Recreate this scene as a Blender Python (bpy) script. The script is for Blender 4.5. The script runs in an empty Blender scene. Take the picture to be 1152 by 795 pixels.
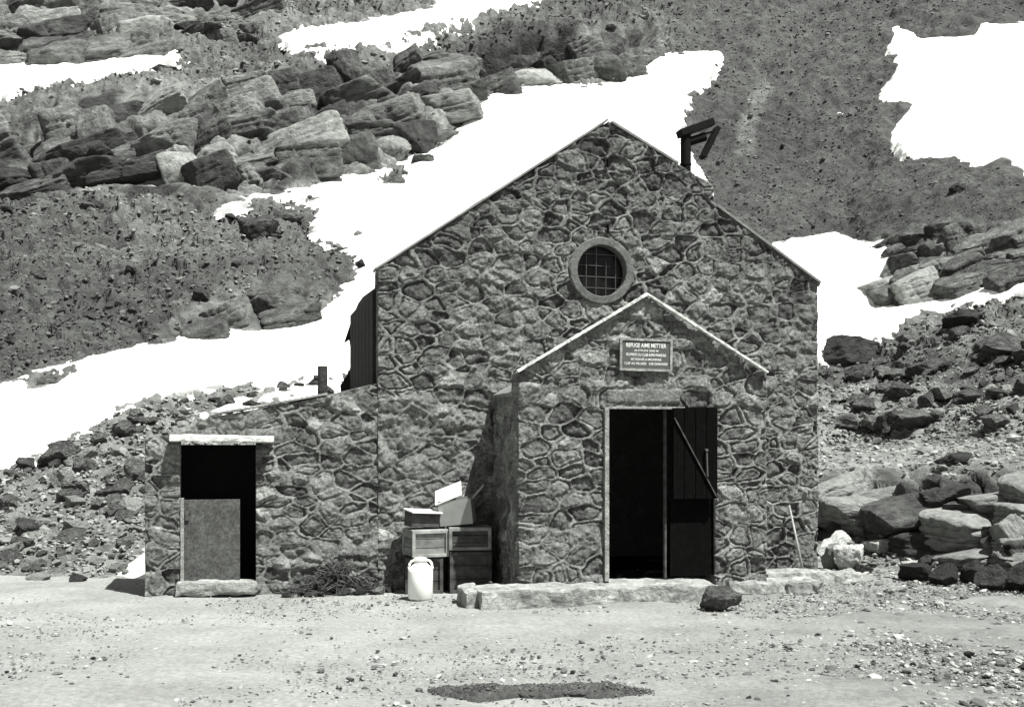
import bpy, bmesh, math, random
import numpy as np
from mathutils import Vector, Matrix
random.seed(7); RNG = np.random.default_rng(11)
C = bpy.context.scene.collection
sc = bpy.context.scene
# ------------------------------------------------------------------ frame of reference
F, CX, HY, EYE = 1300.0, 576.0, 490.0, 1.65      # focal length / horizon in photo pixels, eye height in metres
TH = math.radians(13.0)                          # the gable front is turned 13 degrees from the view axis
O = np.array([-1.438, 12.381])                   # left foot of the main gable
U = np.array([math.cos(TH), math.sin(TH)]); W = np.array([-math.sin(TH), math.cos(TH)])

def fp(px, py, off=0.0):
    """(a, h) on the plane lying `off` metres in front of the main gable wall"""
    n = -W
    r = np.array([(px-CX)/F, 1.0])
    t = (off + O@n)/(r@n)
    X = r*t
    return float((X-O)@U), EYE + (HY-py)/F*t
def wl(a, off, h):
    p = O + U*a - W*off
    return (float(p[0]), float(p[1]), h)
def gp(px, py, z=0.0):
    t = (EYE-z)*F/(py-HY)
    return ((px-CX)/F*t, t, z)

# ------------------------------------------------------------------ noise
def _h(ix, iy, iz, s):
    n = (ix.astype(np.int64)*374761393 + iy.astype(np.int64)*668265263 + iz.astype(np.int64)*2147483647 + s*1274126177) & 0xffffffff
    n = ((n ^ (n >> 13))*1274126177) & 0xffffffff
    n = ((n ^ (n >> 16))*2246822519) & 0xffffffff
    return ((n ^ (n >> 15)) & 0xffffff)/float(0xffffff)
def vnoise(P, s=0):
    I = np.floor(P).astype(np.int64); f = P-I; f = f*f*f*(f*(f*6-15)+10)
    x, y, z = I.T; r = 0
    for dx in (0, 1):
        for dy in (0, 1):
            for dz in (0, 1):
                w = (f[:, 0] if dx else 1-f[:, 0])*(f[:, 1] if dy else 1-f[:, 1])*(f[:, 2] if dz else 1-f[:, 2])
                r = r + w*_h(x+dx, y+dy, z+dz, s)
    return r*2-1
def fbm(P, o=4, s=0, g=.5):
    r = 0; a = 1.0; P = P.copy()
    for k in range(o):
        r = r + a*vnoise(P, s+k*17); a *= g; P = P*2.03+3.1
    return r
def worley(P, s=0):
    I = np.floor(P).astype(np.int64)
    b1 = np.full(len(P), 9.); b2 = np.full(len(P), 9.); idh = np.zeros(len(P)); R = np.zeros_like(P); ids = np.zeros_like(I)
    for dx in (-1, 0, 1):
        for dy in (-1, 0, 1):
            for dz in (-1, 0, 1):
                J = I+np.array([dx, dy, dz]); x, y, z = J.T
                c = J+np.stack([_h(x, y, z, s), _h(x, y, z, s+1), _h(x, y, z, s+2)], 1)
                d = P-c; q = (d*d).sum(1)
                m = q < b1
                b2 = np.where(m, b1, np.minimum(b2, q)); b1 = np.where(m, q, b1)
                R[m] = d[m]; ids[m] = J[m]
    x, y, z = ids.T
    hh = [_h(x, y, z, s+k) for k in (5, 6, 7, 8)]
    return np.sqrt(b1), np.sqrt(b2), R, hh
def blocks(P, s=0):
    """fractured rock: every cell has its own offset and tilt"""
    f1, f2, R, h = worley(P, s)
    t = (h[1]-.5)*R[:, 0]+(h[2]-.5)*R[:, 1]+(h[3]-.5)*R[:, 2]
    crack = np.clip((f2-f1)/.10, 0, 1)
    return (h[0]-.5)*.8+t*.95-(1-crack)*.22, h[0], crack
def sd_poly(px, v, poly):
    """signed distance in pixels, positive inside"""
    p = np.array(poly, float); n = len(p); d = np.full(px.shape, 1e9); ins = np.zeros(px.shape, bool)
    for i in range(n):
        a = p[i]; b = p[(i+1) % n]; e = b-a
        wx = px-a[0]; wy = v-a[1]
        t = np.clip((wx*e[0]+wy*e[1])/(e@e+1e-9), 0, 1)
        d = np.minimum(d, (wx-e[0]*t)**2+(wy-e[1]*t)**2)
        c = ((a[1] > v) != (b[1] > v)) & (px < (b[0]-a[0])*(v-a[1])/((b[1]-a[1]) if b[1] != a[1] else 1e-9)+a[0])
        ins ^= c
    d = np.sqrt(d); return np.where(ins, d, -d)
def sst(x, a, b):
    t = np.clip((x-a)/(b-a), 0, 1); return t*t*(3-2*t)

# ------------------------------------------------------------------ objects
def tag(o, label=None, cat=None, group=None, kind=None):
    if label: o['label'] = label
    if cat: o['category'] = cat
    if group: o['group'] = group
    if kind: o['kind'] = kind
    return o
def mesh_np(name, V, Fc, tone=None, smooth=True):
    me = bpy.data.meshes.new(name)
    V = np.asarray(V, np.float32); Fc = np.asarray(Fc, np.int32); k = Fc.shape[1]
    me.vertices.add(len(V)); me.vertices.foreach_set('co', V.ravel())
    me.loops.add(Fc.size); me.loops.foreach_set('vertex_index', Fc.ravel())
    me.polygons.add(len(Fc)); me.polygons.foreach_set('loop_start', np.arange(len(Fc), dtype=np.int32)*k)
    me.polygons.foreach_set('loop_total', np.full(len(Fc), k, np.int32))
    me.polygons.foreach_set('use_smooth', np.full(len(Fc), smooth, bool))
    if tone is not None:
        a = me.attributes.new('tone', 'FLOAT', 'POINT'); a.data.foreach_set('value', np.asarray(tone, np.float32))
    me.update(calc_edges=True); me.validate()
    return me
def link(name, me, m=None, parent=None):
    o = bpy.data.objects.new(name, me); C.objects.link(o)
    if m is not None and me is not None and not me.materials: me.materials.append(m)
    if parent: o.parent = parent
    return o
def empty(name, loc, rz=0):
    o = bpy.data.objects.new(name, None); C.objects.link(o); o.empty_display_size = .2
    o.location = loc; o.rotation_euler = (0, 0, rz); return o

class MB:
    def __init__(s): s.bm = bmesh.new()
    def box(s, c, d, rot=None, bev=0, jit=0):
        r = bmesh.ops.create_cube(s.bm, size=1); vs = r['verts']
        for v in vs:
            q = Vector((v.co.x*d[0], v.co.y*d[1], v.co.z*d[2]))
            if jit: q += Vector([random.uniform(-jit, jit) for _ in range(3)])
            if rot is not None: q = rot @ q
            v.co = q+Vector(c)
        if bev:
            es = list({e for v in vs for e in v.link_edges})
            bmesh.ops.bevel(s.bm, geom=es, offset=bev, segments=2, profile=.6, affect='EDGES')
        return s
    def poly(s, pts, axis_off):
        """prism from a list of 3D points pushed along axis_off"""
        a = [s.bm.verts.new(Vector(p)) for p in pts]; b = [s.bm.verts.new(Vector(p)+Vector(axis_off)) for p in pts]
        n = len(a); s.bm.faces.new(a); s.bm.faces.new(b[::-1])
        for i in range(n): s.bm.faces.new((a[i], b[i], b[(i+1) % n], a[(i+1) % n]))
        bmesh.ops.recalc_face_normals(s.bm, faces=s.bm.faces[:]); return s
    def tube(s, p, q, r, r2=None, n=14):
        p = Vector(p); q = Vector(q); d = q-p; r2 = r if r2 is None else r2
        m = Matrix.Translation((p+q)/2) @ d.to_track_quat('Z', 'Y').to_matrix().to_4x4()
        bmesh.ops.create_cone(s.bm, cap_ends=True, segments=n, radius1=r, radius2=r2, depth=d.length, matrix=m); return s
    def lathe(s, prof, n=32, c=(0, 0, 0)):
        rings = []
        for (r, z) in prof:
            rings.append([s.bm.verts.new((c[0]+r*math.cos(6.28318*i/n), c[1]+r*math.sin(6.28318*i/n), c[2]+z)) for i in range(n)])
        for A, B in zip(rings, rings[1:]):
            for i in range(n): s.bm.faces.new((A[i], A[(i+1) % n], B[(i+1) % n], B[i]))
        s.bm.faces.new(rings[0][::-1]); s.bm.faces.new(rings[-1]); return s
    def rough(s, cuts, amp, scale, seed=0):
        bmesh.ops.triangulate(s.bm, faces=s.bm.faces[:])
        for _ in range(cuts):
            L = max(.02, 0)
            es = [e for e in s.bm.edges if e.calc_length() > .035]
            if not es: break
            bmesh.ops.subdivide_edges(s.bm, edges=es, cuts=1)
            bmesh.ops.triangulate(s.bm, faces=s.bm.faces[:])
        s.bm.verts.ensure_lookup_table()
        P = np.array([v.co[:] for v in s.bm.verts])
        d = np.stack([fbm(P*scale, 3, seed+k*50)+.45*fbm(P*scale*4, 2, seed+k*50+7) for k in range(3)], 1)*amp
        for v, q in zip(s.bm.verts, d): v.co += Vector(q)
        return s
    def build(s, name, m, parent=None, smooth=False):
        me = bpy.data.meshes.new(name); s.bm.to_mesh(me); s.bm.free()
        if smooth:
            for p in me.polygons: p.use_smooth = True
        me.materials.append(m); return link(name, me, None, parent)

# ------------------------------------------------------------------ materials (the photograph is monochrome: greys only)
TINT = (0.972, 1.0, 0.935)
def mat(name, base, var=.35, scale=8, bump=.3, bscale=30, bdist=.02, rough=.9, tone=False, objvar=0, spec=.25, mott=0, mscale=2.0, metal=0, det=8, wave=0, wscale=20):
    m = bpy.data.materials.new(name); m.use_nodes = True; nt = m.node_tree; N = nt.nodes; Lk = nt.links
    b = N['Principled BSDF']; b.inputs['Roughness'].default_value = rough; b.inputs['Specular IOR Level'].default_value = spec
    b.inputs['Metallic'].default_value = metal
    tc = N.new('ShaderNodeTexCoord')
    def noise(sc_, det_=8, r=.6):
        n = N.new('ShaderNodeTexNoise'); n.inputs['Scale'].default_value = sc_; n.inputs['Detail'].default_value = det_; n.inputs['Roughness'].default_value = r
        Lk.new(tc.outputs['Object'], n.inputs['Vector']); return n.outputs['Fac']
    def mth(op, a, c, cl=False):
        n = N.new('ShaderNodeMath'); n.operation = op; n.use_clamp = cl
        for i, x in enumerate((a, c)):
            if isinstance(x, (int, float)): n.inputs[i].default_value = x
            else: Lk.new(x, n.inputs[i])
        return n.outputs[0]
    def mapr(x, a, b2, c, d):
        n = N.new('ShaderNodeMapRange'); Lk.new(x, n.inputs[0])
        for i, q in enumerate((a, b2, c, d)): n.inputs[i+1].default_value = q
        return n.outputs[0]
    val = mapr(noise(scale, det), .28, .72, 1-var, 1+var)
    if mott:
        val = mth('MULTIPLY', val, mapr(noise(mscale, 5, .55), .38, .62, 1-mott, 1+mott*.6))
    if wave:
        w = N.new('ShaderNodeTexWave'); w.inputs['Scale'].default_value = wscale; w.inputs['Distortion'].default_value = 3; w.inputs['Detail'].default_value = 3
        w.bands_direction = 'Z' if wave == 2 else 'X'
        Lk.new(tc.outputs['Object'], w.inputs['Vector']); val = mth('MULTIPLY', val, mapr(w.outputs['Fac'], 0, 1, .75, 1.15))
    if objvar:
        oi = N.new('ShaderNodeObjectInfo'); val = mth('MULTIPLY', val, mapr(oi.outputs['Random'], 0, 1, 1-objvar, 1+objvar))
    if tone:
        at = N.new('ShaderNodeAttribute'); at.attribute_name = 'tone'; val = mth('MULTIPLY', val, at.outputs['Fac'])
    else: val = mth('MULTIPLY', val, base)
    if base < .6: val = mth('MULTIPLY', val, .60)
    val = mth('MAXIMUM', mth('MINIMUM', val, .88), .003)
    cb = N.new('ShaderNodeCombineColor')
    for i in range(3): Lk.new(mth('MULTIPLY', val, TINT[i]), cb.inputs[i])
    Lk.new(cb.outputs[0], b.inputs['Base Color'])
    if bump:
        bp = N.new('ShaderNodeBump'); bp.inputs['Strength'].default_value = bump; bp.inputs['Distance'].default_value = bdist
        Lk.new(noise(bscale, 9, .68), bp.inputs['Height']); Lk.new(bp.outputs[0], b.inputs['Normal'])
    return m
M = dict(
    hill=mat('hillside_rock', .2, .5, 4.5, 1.0, 6.0, .16, tone=True, det=12, mott=.2, mscale=1.3),
    stone=mat('masonry', .2, .6, 34, 1.0, 48, .02, tone=True, mott=.28, mscale=6, det=12),
    rock=mat('boulder_rock', .2, .55, 4.5, 1.0, 6, .25, objvar=.25, mott=.4, mscale=1.5, det=12),
    midrock=mat('grey_rock', .30, .5, 4.5, 1.0, 6, .22, objvar=.25, mott=.35, mscale=1.4, det=12),
    palerock=mat('pale_rock', .38, .4, 5, .8, 9, .1, objvar=.15),
    whiterock=mat('white_rock', .66, .3, 6, .9, 12, .1, objvar=.1, mott=.25, mscale=4),
    darkrock=mat('dark_rock', .085, .5, 4, .9, 6, .2, objvar=.3, mott=.3, mscale=1.3),
    scree=mat('scree_stone', .2, .3, 6, .4, 20, .02, tone=True),
    snow=mat('snow', .86, .05, 3, .5, 1.3, .2, rough=.6, tone=True),
    ground=mat('gravel_ground', .3, .28, 22, .9, 55, .02, tone=True, mott=.14, mscale=1.1, det=10),
    slab=mat('concrete', .46, .35, 22, .9, 30, .025, mott=.3, mscale=5, det=12),
    ring=mat('window_surround', .21, .35, 26, .8, 50, .02, mott=.25, mscale=6),
    mortar=mat('cement_render', .30, .25, 18, .6, 50, .01, mott=.15, mscale=4),
    coping=mat('worn_limewash', .62, .3, 22, .5, 60, .01, rough=.8, mott=.3, mscale=7),
    white=mat('white_paint', .72, .16, 22, .3, 60, .006, rough=.6, mott=.12, mscale=9),
    tin=mat('enamel_white', .84, .03, 9, .1, 30, .002, rough=.35, spec=.5),
    roof=mat('roof_sheet', .32, .25, 12, .3, 30, .01, mott=.2, mscale=3),
    black=mat('unlit_interior', .012, .3, 5, .2, 20, .01),  # near-black surfaces that stand for the darkness of the unlit rooms
    blackmetal=mat('sooty_metal', .009, .4, 12, .3, 40, .004, rough=.8, spec=.1),
    doorw=mat('dark_door_paint', .006, .5, 14, .3, 60, .004, rough=.9, spec=.03, wave=1, wscale=9),
    doorr=mat('door_sheet', .12, .55, 40, .5, 60, .004, mott=.3, mscale=14, rough=.8),
    board=mat('shaded_board', .035, .4, 12, .4, 40, .006, wave=1, wscale=9),  # shade of the left wall is put into this very dark board colour
    wood=mat('crate_wood', .30, .35, 14, .4, 50, .004, wave=2, wscale=2.2),
    woodp=mat('pale_wood', .45, .2, 14, .3, 50, .004, mott=.2, mscale=7),
    woodd=mat('dark_crate_wood', .10, .4, 14, .4, 50, .004, wave=2, wscale=2.2),
    card=mat('cardboard', .42, .12, 9, .1, 30, .003),
    cardw=mat('pale_card', .78, .06, 9, .1, 30, .003),
    glass=mat('dark_glass', .012, .3, 9, .05, 30, .002, rough=.25, spec=.15),
    wire=mat('grille_iron', .13, .3, 20, .1, 50, .002, rough=.6),
    plate=mat('sign_plate', .13, .12, 20, .1, 50, .002, rough=.6),
    brush=mat('dead_brush', .09, .5, 30, .3, 60, .004),
    moss=mat('dark_turf', .11, .5, 30, .9, 60, .03, mott=.2, mscale=6),
)

# ------------------------------------------------------------------ sky, sun, camera
Ld = -U + 1.4*W; Ld = Vector((Ld[0], Ld[1], -3.5)).normalized(); S = -Ld
w = bpy.data.worlds.new("World"); sc.world = w; w.use_nodes = True; nt = w.node_tree
sky = nt.nodes.new('ShaderNodeTexSky'); sky.sky_type = 'NISHITA'; sky.sun_disc = False
sky.sun_elevation = math.asin(S.z); sky.sun_rotation = math.atan2(S.x, S.y); sky.altitude = 2500
hs = nt.nodes.new('ShaderNodeHueSaturation'); hs.inputs['Saturation'].default_value = .02
nt.links.new(sky.outputs[0], hs.inputs['Color']); nt.links.new(hs.outputs[0], nt.nodes['Background'].inputs['Color'])
nt.nodes['Background'].inputs['Strength'].default_value = .05
sl = bpy.data.lights.new('sun', 'SUN'); sl.energy = 5; sl.angle = math.radians(.55); sl.color = (1, 1, .985)
so = bpy.data.objects.new('sun', sl); C.objects.link(so); so.rotation_euler = Ld.to_track_quat('-Z', 'Y').to_euler(); so.location = (6, 2, 20)
cd = bpy.data.cameras.new('camera'); cam = bpy.data.objects.new('camera', cd); C.objects.link(cam); sc.camera = cam
cam.location = (0, 0, EYE); cam.rotation_euler = (math.pi/2, 0, 0); cd.sensor_width = 36; cd.lens = F/1152*36
cd.shift_y = (HY-397.5)/1152; cd.clip_end = 2000; cd.clip_start = .1
sc.cycles.diffuse_bounces = 2
sc.view_settings.view_transform = 'Standard'; sc.view_settings.look = 'None'; sc.view_settings.gamma = 1
sc.view_settings.exposure = 1.10

# ------------------------------------------------------------------ hillside
cols = np.concatenate([np.arange(-600, -240, 14.), np.arange(-240, -40, 4.), np.arange(-40, 1192, 1.7), np.arange(1192, 1420, 4.), np.arange(1420, 1700, 14.)])
v0 = np.interp(cols, [-520, 0, 60, 160, 420, 880, 930, 1010, 1160, 1680], [640, 648, 650, 652, 640, 636, 634, 640, 664, 690])
s_ = np.concatenate([np.linspace(0, 1, 430), np.linspace(1.01, 1.35, 14)])
NR, NC = len(s_), len(cols)
V = v0[None, :]+(-14-v0[None, :])*s_[:, None]; PX = np.repeat(cols[None, :], NR, 0)
def soft(poly, r=14): return sst(sd_poly(PX, V, poly), -r, r)
SNOW = {
 'top_left': [(-60,73),(0,72),(40,70),(100,72),(150,58),(200,51),(216,52),(185,66),(150,76),(120,88),(60,92),(0,99),(-60,100)],
 'top': [(315,42),(335,25),(370,24),(420,18),(480,5),(500,-40),(700,-40),(628,5),(570,18),(530,35),(480,42),(420,55),(360,60),(330,50)],
 'main': [(735,60),(808,58),(795,90),(770,120),(760,150),(752,152),(770,165),(800,215),(700,300),(500,330),(400,400),(385,425),(340,434),(250,436),(205,446),(155,456),(105,476),(98,484),(75,492),(45,518),(20,522),(0,528),(-60,560),
          (-60,450),(0,430),(40,415),(90,402),(130,393),(185,385),(230,372),(265,368),(295,372),(350,352),(380,330),(400,295),(385,282),(400,270),(365,272),(357,262),(352,225),(300,220),(245,234),(270,224),(340,215),(400,195),(440,185),(500,165),(510,155),(540,125),(530,112),(560,100),(620,95),(700,92),(728,78)],
 'right': [(995,30),(1010,25),(1040,40),(1095,38),(1075,18),(1152,22),(1400,30),(1400,250),(1152,212),(1125,196),(1100,203),(1075,190),(1060,194),(1030,184),(1000,150),(1015,120),(990,110),(1010,80),(1000,60)],
 'spot': [(931,126),(950,124),(962,130),(964,138),(950,136)],
 'near': [(862,274),(900,268),(940,262),(960,272),(995,275),(1000,295),(985,310),(995,320),(986,344),(1040,336),(1090,328),(1130,318),(1165,312),(1165,330),(1110,340),(1070,352),(1030,366),(1008,378),(960,385),(925,405),(850,420),(800,300)],
 'annex': [(226,466),(262,450),(300,438),(345,430),(388,420),(388,436),(320,452),(262,462)],
}
HOLES = [[(30,437),(34,424),(62,418),(80,417),(60,430)], [(432,205),(436,188),(455,185),(454,203)]]
snow_sd = {k: sd_poly(PX, V, p) for k, p in SNOW.items()}
for hpoly in HOLES:
    snow_sd['main'] = np.minimum(snow_sd['main'], -sd_poly(PX, V, hpoly))
SN = np.maximum.reduce(list(snow_sd.values()))
CL = dict(
 c1=[(-80,-20),(185,-20),(190,45),(150,60),(100,72),(0,72),(-80,72)], c1b=[(185,-20),(300,-20),(310,20),(250,45),(195,48)],
 c2=[(-80,110),(120,100),(190,92),(300,85),(430,62),(500,60),(530,85),(535,125),(505,155),(430,185),(330,215),(250,225),(120,215),(-80,225)],
 c3=[(530,60),(640,30),(735,30),(735,60),(725,85),(640,92),(560,98),(530,105)],
 c4=[(985,262),(1160,235),(1400,225),(1400,320),(1160,312),(1060,334),(988,342)],
 bank=[(915,540),(960,528),(1152,528),(1400,520),(1400,640),(1160,650),(1000,612),(915,600)],
 slab1=[(272,365),(285,330),(310,318),(345,322),(352,350),(330,372),(300,376)], slab2=[(185,388),(200,352),(240,338),(275,345),(270,368),(215,385)])
CW = {k: soft(p) for k, p in CL.items()}
cliff = np.clip(sum(CW.values()), 0, 1)
T = (HY-V)/F
A = T+.40
A = A*(1-cliff)+(T+1.15)*cliff
ledge = soft([(915,502),(1152,495),(1400,490),(1400,522),(1152,528),(915,535)], 8)
A = A*(1-ledge)+.12*ledge
A = np.where(V < -14, 1.3, A)
A = np.maximum(A, T+.12)
dt = np.diff(T, axis=0); Am = (A[1:]+A[:-1])/2; Tm = (T[1:]+T[:-1])/2
rate = dt/(Am-Tm); brate = dt/1; brate = np.where(V[1:] < -14, rate, dt/.40)
dev = np.zeros(V.shape); dvp = -np.diff(V, axis=0)
for r in range(1, NR):
    dev[r] = dev[r-1]*np.exp(-dvp[r-1]/110)+(rate[r-1]-brate[r-1])
lnY = np.log(EYE*F/(v0-HY))[None, :]+np.concatenate([np.zeros((1, NC)), np.cumsum(brate, 0)], 0)+dev
# soften depth differences between neighbouring columns
k = np.hanning(63); k /= k.sum()
for r in range(NR):
    lnY[r] = np.convolve(np.pad(lnY[r], 31, 'edge'), k, 'valid')
Y = np.exp(lnY); X = (PX-CX)/F*Y; Z = EYE+T*Y
B = np.stack([X, Y, Z], 2)
Pf = B.reshape(-1, 3)
def rs(a): return a.reshape(NR, NC)
near = sst(-Y, -24, -15)
fade_foot = sst(v0[None, :]-V, 0, 14)
g1 = np.gradient(B, axis=1); g0 = np.gradient(B, axis=0); nrm = np.cross(g1, g0)
nrm /= np.linalg.norm(nrm, axis=2, keepdims=True)+1e-12
nrm = np.where(nrm[:, :, 2:] < 0, -nrm, nrm)
for _ in range(8): nrm[1:-1] = (nrm[:-2]+nrm[2:]+nrm[1:-1])/3; nrm[:, 1:-1] = (nrm[:, :-2]+nrm[:, 2:]+nrm[:, 1:-1])/3
nrm /= np.linalg.norm(nrm, axis=2, keepdims=True)+1e-12
# displacement in metres
b1, h1, k1 = [rs(q) for q in blocks((Pf+.25*np.stack([fbm(Pf*.9, 3, 94), fbm(Pf*.9, 3, 95), fbm(Pf*.9, 3, 96)], 1)) @ np.array([[.9, 0, -.42], [0, 1, 0], [.42, 0, .9]])*np.array([.42, .6, .85]), 3)]
wp = Pf+np.stack([fbm(Pf*.8, 2, 91), fbm(Pf*.8, 2, 92), fbm(Pf*.8, 2, 93)], 1)*.35
b2, h2, k2 = [rs(q) for q in blocks(wp*1.9, 40)]
b3, h3, k3 = [rs(q) for q in blocks(wp*np.array([4.6, 4.6, 5.2]), 60)]
Qr = (Pf+.35*np.stack([fbm(Pf*.6, 3, 194), fbm(Pf*.6, 3, 195), fbm(Pf*.6, 3, 196)], 1)) @ np.array([[.9, 0, -.42], [0, 1, 0], [.42, 0, .9]])
def bed(P_, sd_, tilt=1.5, quad=.55):
    """faceted bedrock: the upper envelope of randomly tilted slabs, continuous, with sharp creases"""
    I = np.floor(P_).astype(np.int64); m1 = np.full(len(P_), -9.); m2 = m1.copy(); hid = np.zeros(len(P_))
    for dx in (-1, 0, 1):
        for dy in (-1, 0, 1):
            for dz in (-1, 0, 1):
                J = I+np.array([dx, dy, dz]); x, y, z = J.T
                q = P_-(J+np.stack([_h(x, y, z, sd_), _h(x, y, z, sd_+1), _h(x, y, z, sd_+2)], 1))
                h = _h(x, y, z, sd_+5)
                val = (h-.5)*.5+tilt*((_h(x, y, z, sd_+6)-.5)*q[:, 0]+(_h(x, y, z, sd_+7)-.5)*q[:, 1]+(_h(x, y, z, sd_+8)-.75)*q[:, 2])-quad*(q*q).sum(1)-.25*np.maximum((q*q).sum(1)-.6, 0)*3
                up = val > m1; m2 = np.where(up, m1, np.maximum(m2, val)); hid = np.where(up, h, hid); m1 = np.where(up, val, m1)
    return rs(m1), rs(hid), rs(sst(m1-m2, .008, .06))
c1_, ch1, ck1 = bed(Qr*np.array([.22, .30, .42]), 311); c2_, ch2, ck2 = bed(Qr*np.array([.8, 1.0, 1.5]), 322); c3_, ch3, ck3 = bed(Qr*np.array([2.2, 2.6, 3.4]), 333)
c4_, ch4, ck4 = bed(Qr*np.array([1.5, 1.7, 1.9]), 344); c5_, ch5, ck5 = bed(Qr*np.array([4.2, 4.5, 4.6]), 355)
zs = Qr[:, 2]*.95+.5*fbm(Qr*.5, 2, 350); fr_ = zs-np.floor(zs); led = rs(np.where(fr_ < .82, fr_/.82, (1-fr_)/.18)*(.5+.5*vnoise(Qr*.4, 351)))
n1 = rs(fbm(Pf*.35, 4, 5)); n2 = rs(fbm(Pf*2.2, 4, 8)); n3 = rs(fbm(Pf*6, 3, 12))
screeR = sst(PX, 740, 800)*sst(-V, -345, -300)*(1-cliff)
rub = 1-screeR
ctap = np.clip(sum(sst(sd_poly(PX, V, CL[k_]), -2, 34 if k_ in ('c1', 'c2', 'c1b') else 14) for k_ in CL), 0, 1)
disp = .05*n2+.25*n1*sst(Y, 18, 30) + ctap*(.9*(c1_-.35)*(1-.5*CW['c4'])+.40*(c2_-.2)+.22*(c3_-.2)+.10*(c5_-.1)+.02*n3-.14*(1-ck1)-.07*(1-ck2)-.03*(1-ck3)) + (1-cliff)*rub*(.24*b2*sst(Y, 16, 25)+.13*b3+.03*n3) + screeR*(.010*n3+.05*n2)
disp = disp*np.clip(Y/32, .45, 1.3)
bankw = CW['bank']; disp = disp*(1-bankw)+bankw*(.42*(c4_-.2)+.24*c5_+.04*n3-.08*(1-ck4)-.03*(1-ck5))
disp *= (1-.92*sst(SN, 2, 26))
disp *= fade_foot*(1-.6*ledge)
D = B+disp[:, :, None]*nrm
# the hut stands in a cutting: flatten everything inside its footprint
rel = D[:, :, :2]-O; aa = rel@U; ww = rel@W
a_annex = fp(163, 600)[0]
inside = ((aa > -.02) & (aa < 5.17) & (ww > -1.5) & (ww < 3.4)) | ((aa > a_annex) & (aa < .1) & (ww > -.3) & (ww < .9))
D[:, :, 2] = np.where(inside, -.12, D[:, :, 2])
D[0, :, 2] = -.05
# ---- natural colour of rock, turf and scree
tone = .18+.05*n1+.12*(h3-.5)+.10*(h2-.5)+.05*n2
tone = np.where(V > 430, .31+.10*(h3-.5)+.05*n2, tone)
ct = .28+.16*(ch1-.5)+.12*(ch2-.5)+.08*(ch3-.5)+.04*n2
tone = tone*(1-cliff)+ct*cliff
def paint(poly, val, r=10, mix=1.0):
    global tone
    q = soft(poly, r)*mix*(np.clip(1+n2*.7, .4, 1)*(1-cliff)+cliff*np.where(ch2+.25*ch3 > .42, 1., .25)); tone = tone*(1-q)+val*q
paint([(72,110),(150,95),(128,150),(118,210),(60,215),(20,220),(70,180)], .055, 8)
paint([(300,100),(330,78),(425,70),(412,110),(420,140),(395,190),(320,205),(300,190),(390,150),(330,140)], .065, 8, .9)
paint([(135,95),(300,85),(270,160),(300,210),(230,215),(118,210),(130,150)], .36, 8, .9)
paint([(425,75),(500,62),(530,85),(528,110),(470,125),(420,125)], .30, 8, .9)
paint([(385,150),(500,135),(505,155),(430,185),(388,190)], .40, 5, .9)
paint([(150,205),(240,212),(235,230),(140,228)], .05, 6)
paint([(505,60),(560,30),(650,25),(640,60),(560,95),(535,100)], .075, 8, .9)
paint([(-80,-20),(180,-20),(185,40),(150,55),(0,70),(-80,70)], .33, 8, .8)
paint([(-80,285),(60,300),(250,292),(400,285),(395,320),(350,345),(280,315),(200,340),(185,385),(0,428),(-80,440)], .105, 12, .9)
paint([(-80,225),(60,220),(130,225),(130,270),(60,290),(-80,300)], .09, 12, .7)
paint([(150,225),(340,225),(350,280),(140,290)], .20, 12, .8)
paint(CL['slab1'], .27, 4); paint(CL['slab2'], .22, 5)
tone = tone*(1-screeR)+(.105+.018*n1+.010*n2)*screeR
paint([(740,-20),(960,-20),(940,60),(850,100),(800,70),(760,55)], .13, 30, .7)
paint([(853,85),(870,95),(853,130),(848,168),(828,162),(836,125)], .23, 6, 1)
paint([(845,60),(880,30),(860,95),(850,95)], .18, 6, .5)
paint([(628,-20),(740,-20),(735,25),(600,20)], .12, 10, .8)
paint([(915,502),(1152,495),(1400,490),(1400,524),(1152,530),(915,535)], .40, 5, .9)
paint([(900,600),(1060,590),(1100,640),(900,660)], .40, 8, .6)
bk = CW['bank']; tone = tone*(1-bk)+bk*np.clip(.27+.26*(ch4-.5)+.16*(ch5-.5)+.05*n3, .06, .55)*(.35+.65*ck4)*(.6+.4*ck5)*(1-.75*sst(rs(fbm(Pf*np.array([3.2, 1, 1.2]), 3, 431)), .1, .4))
paint([(965,545),(1030,535),(1060,560),(1030,590),(980,570)], .26, 6, .8)
paint([(1128,590),(1145,545),(1200,540),(1200,640),(1128,620)], .38, 4, .9)
# wet dark streaks below ledges of the crags
st = rs(fbm(Pf*np.array([2.2, .3, .25]), 3, 33)); tone *= 1-.4*sst(st, .15, .45)*cliff*(1-bankw)
tone *= 1-cliff*(1-bankw)*(1-(.2+.8*ck1)*(.4+.6*ck2)*(.75+.25*ck3))  # tone also darkened along the creases between rock facets
tone = np.clip(tone, .025, .6)
idx = (np.arange(NR-1)[:, None]*NC+np.arange(NC-1)[None, :]).ravel()
QF = np.stack([idx, idx+1, idx+NC+1, idx+NC], 1)
hill = link('hillside', mesh_np('hillside', D.reshape(-1, 3), QF, tone.ravel()), M['hill']); tag(hill, kind='structure')

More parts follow.
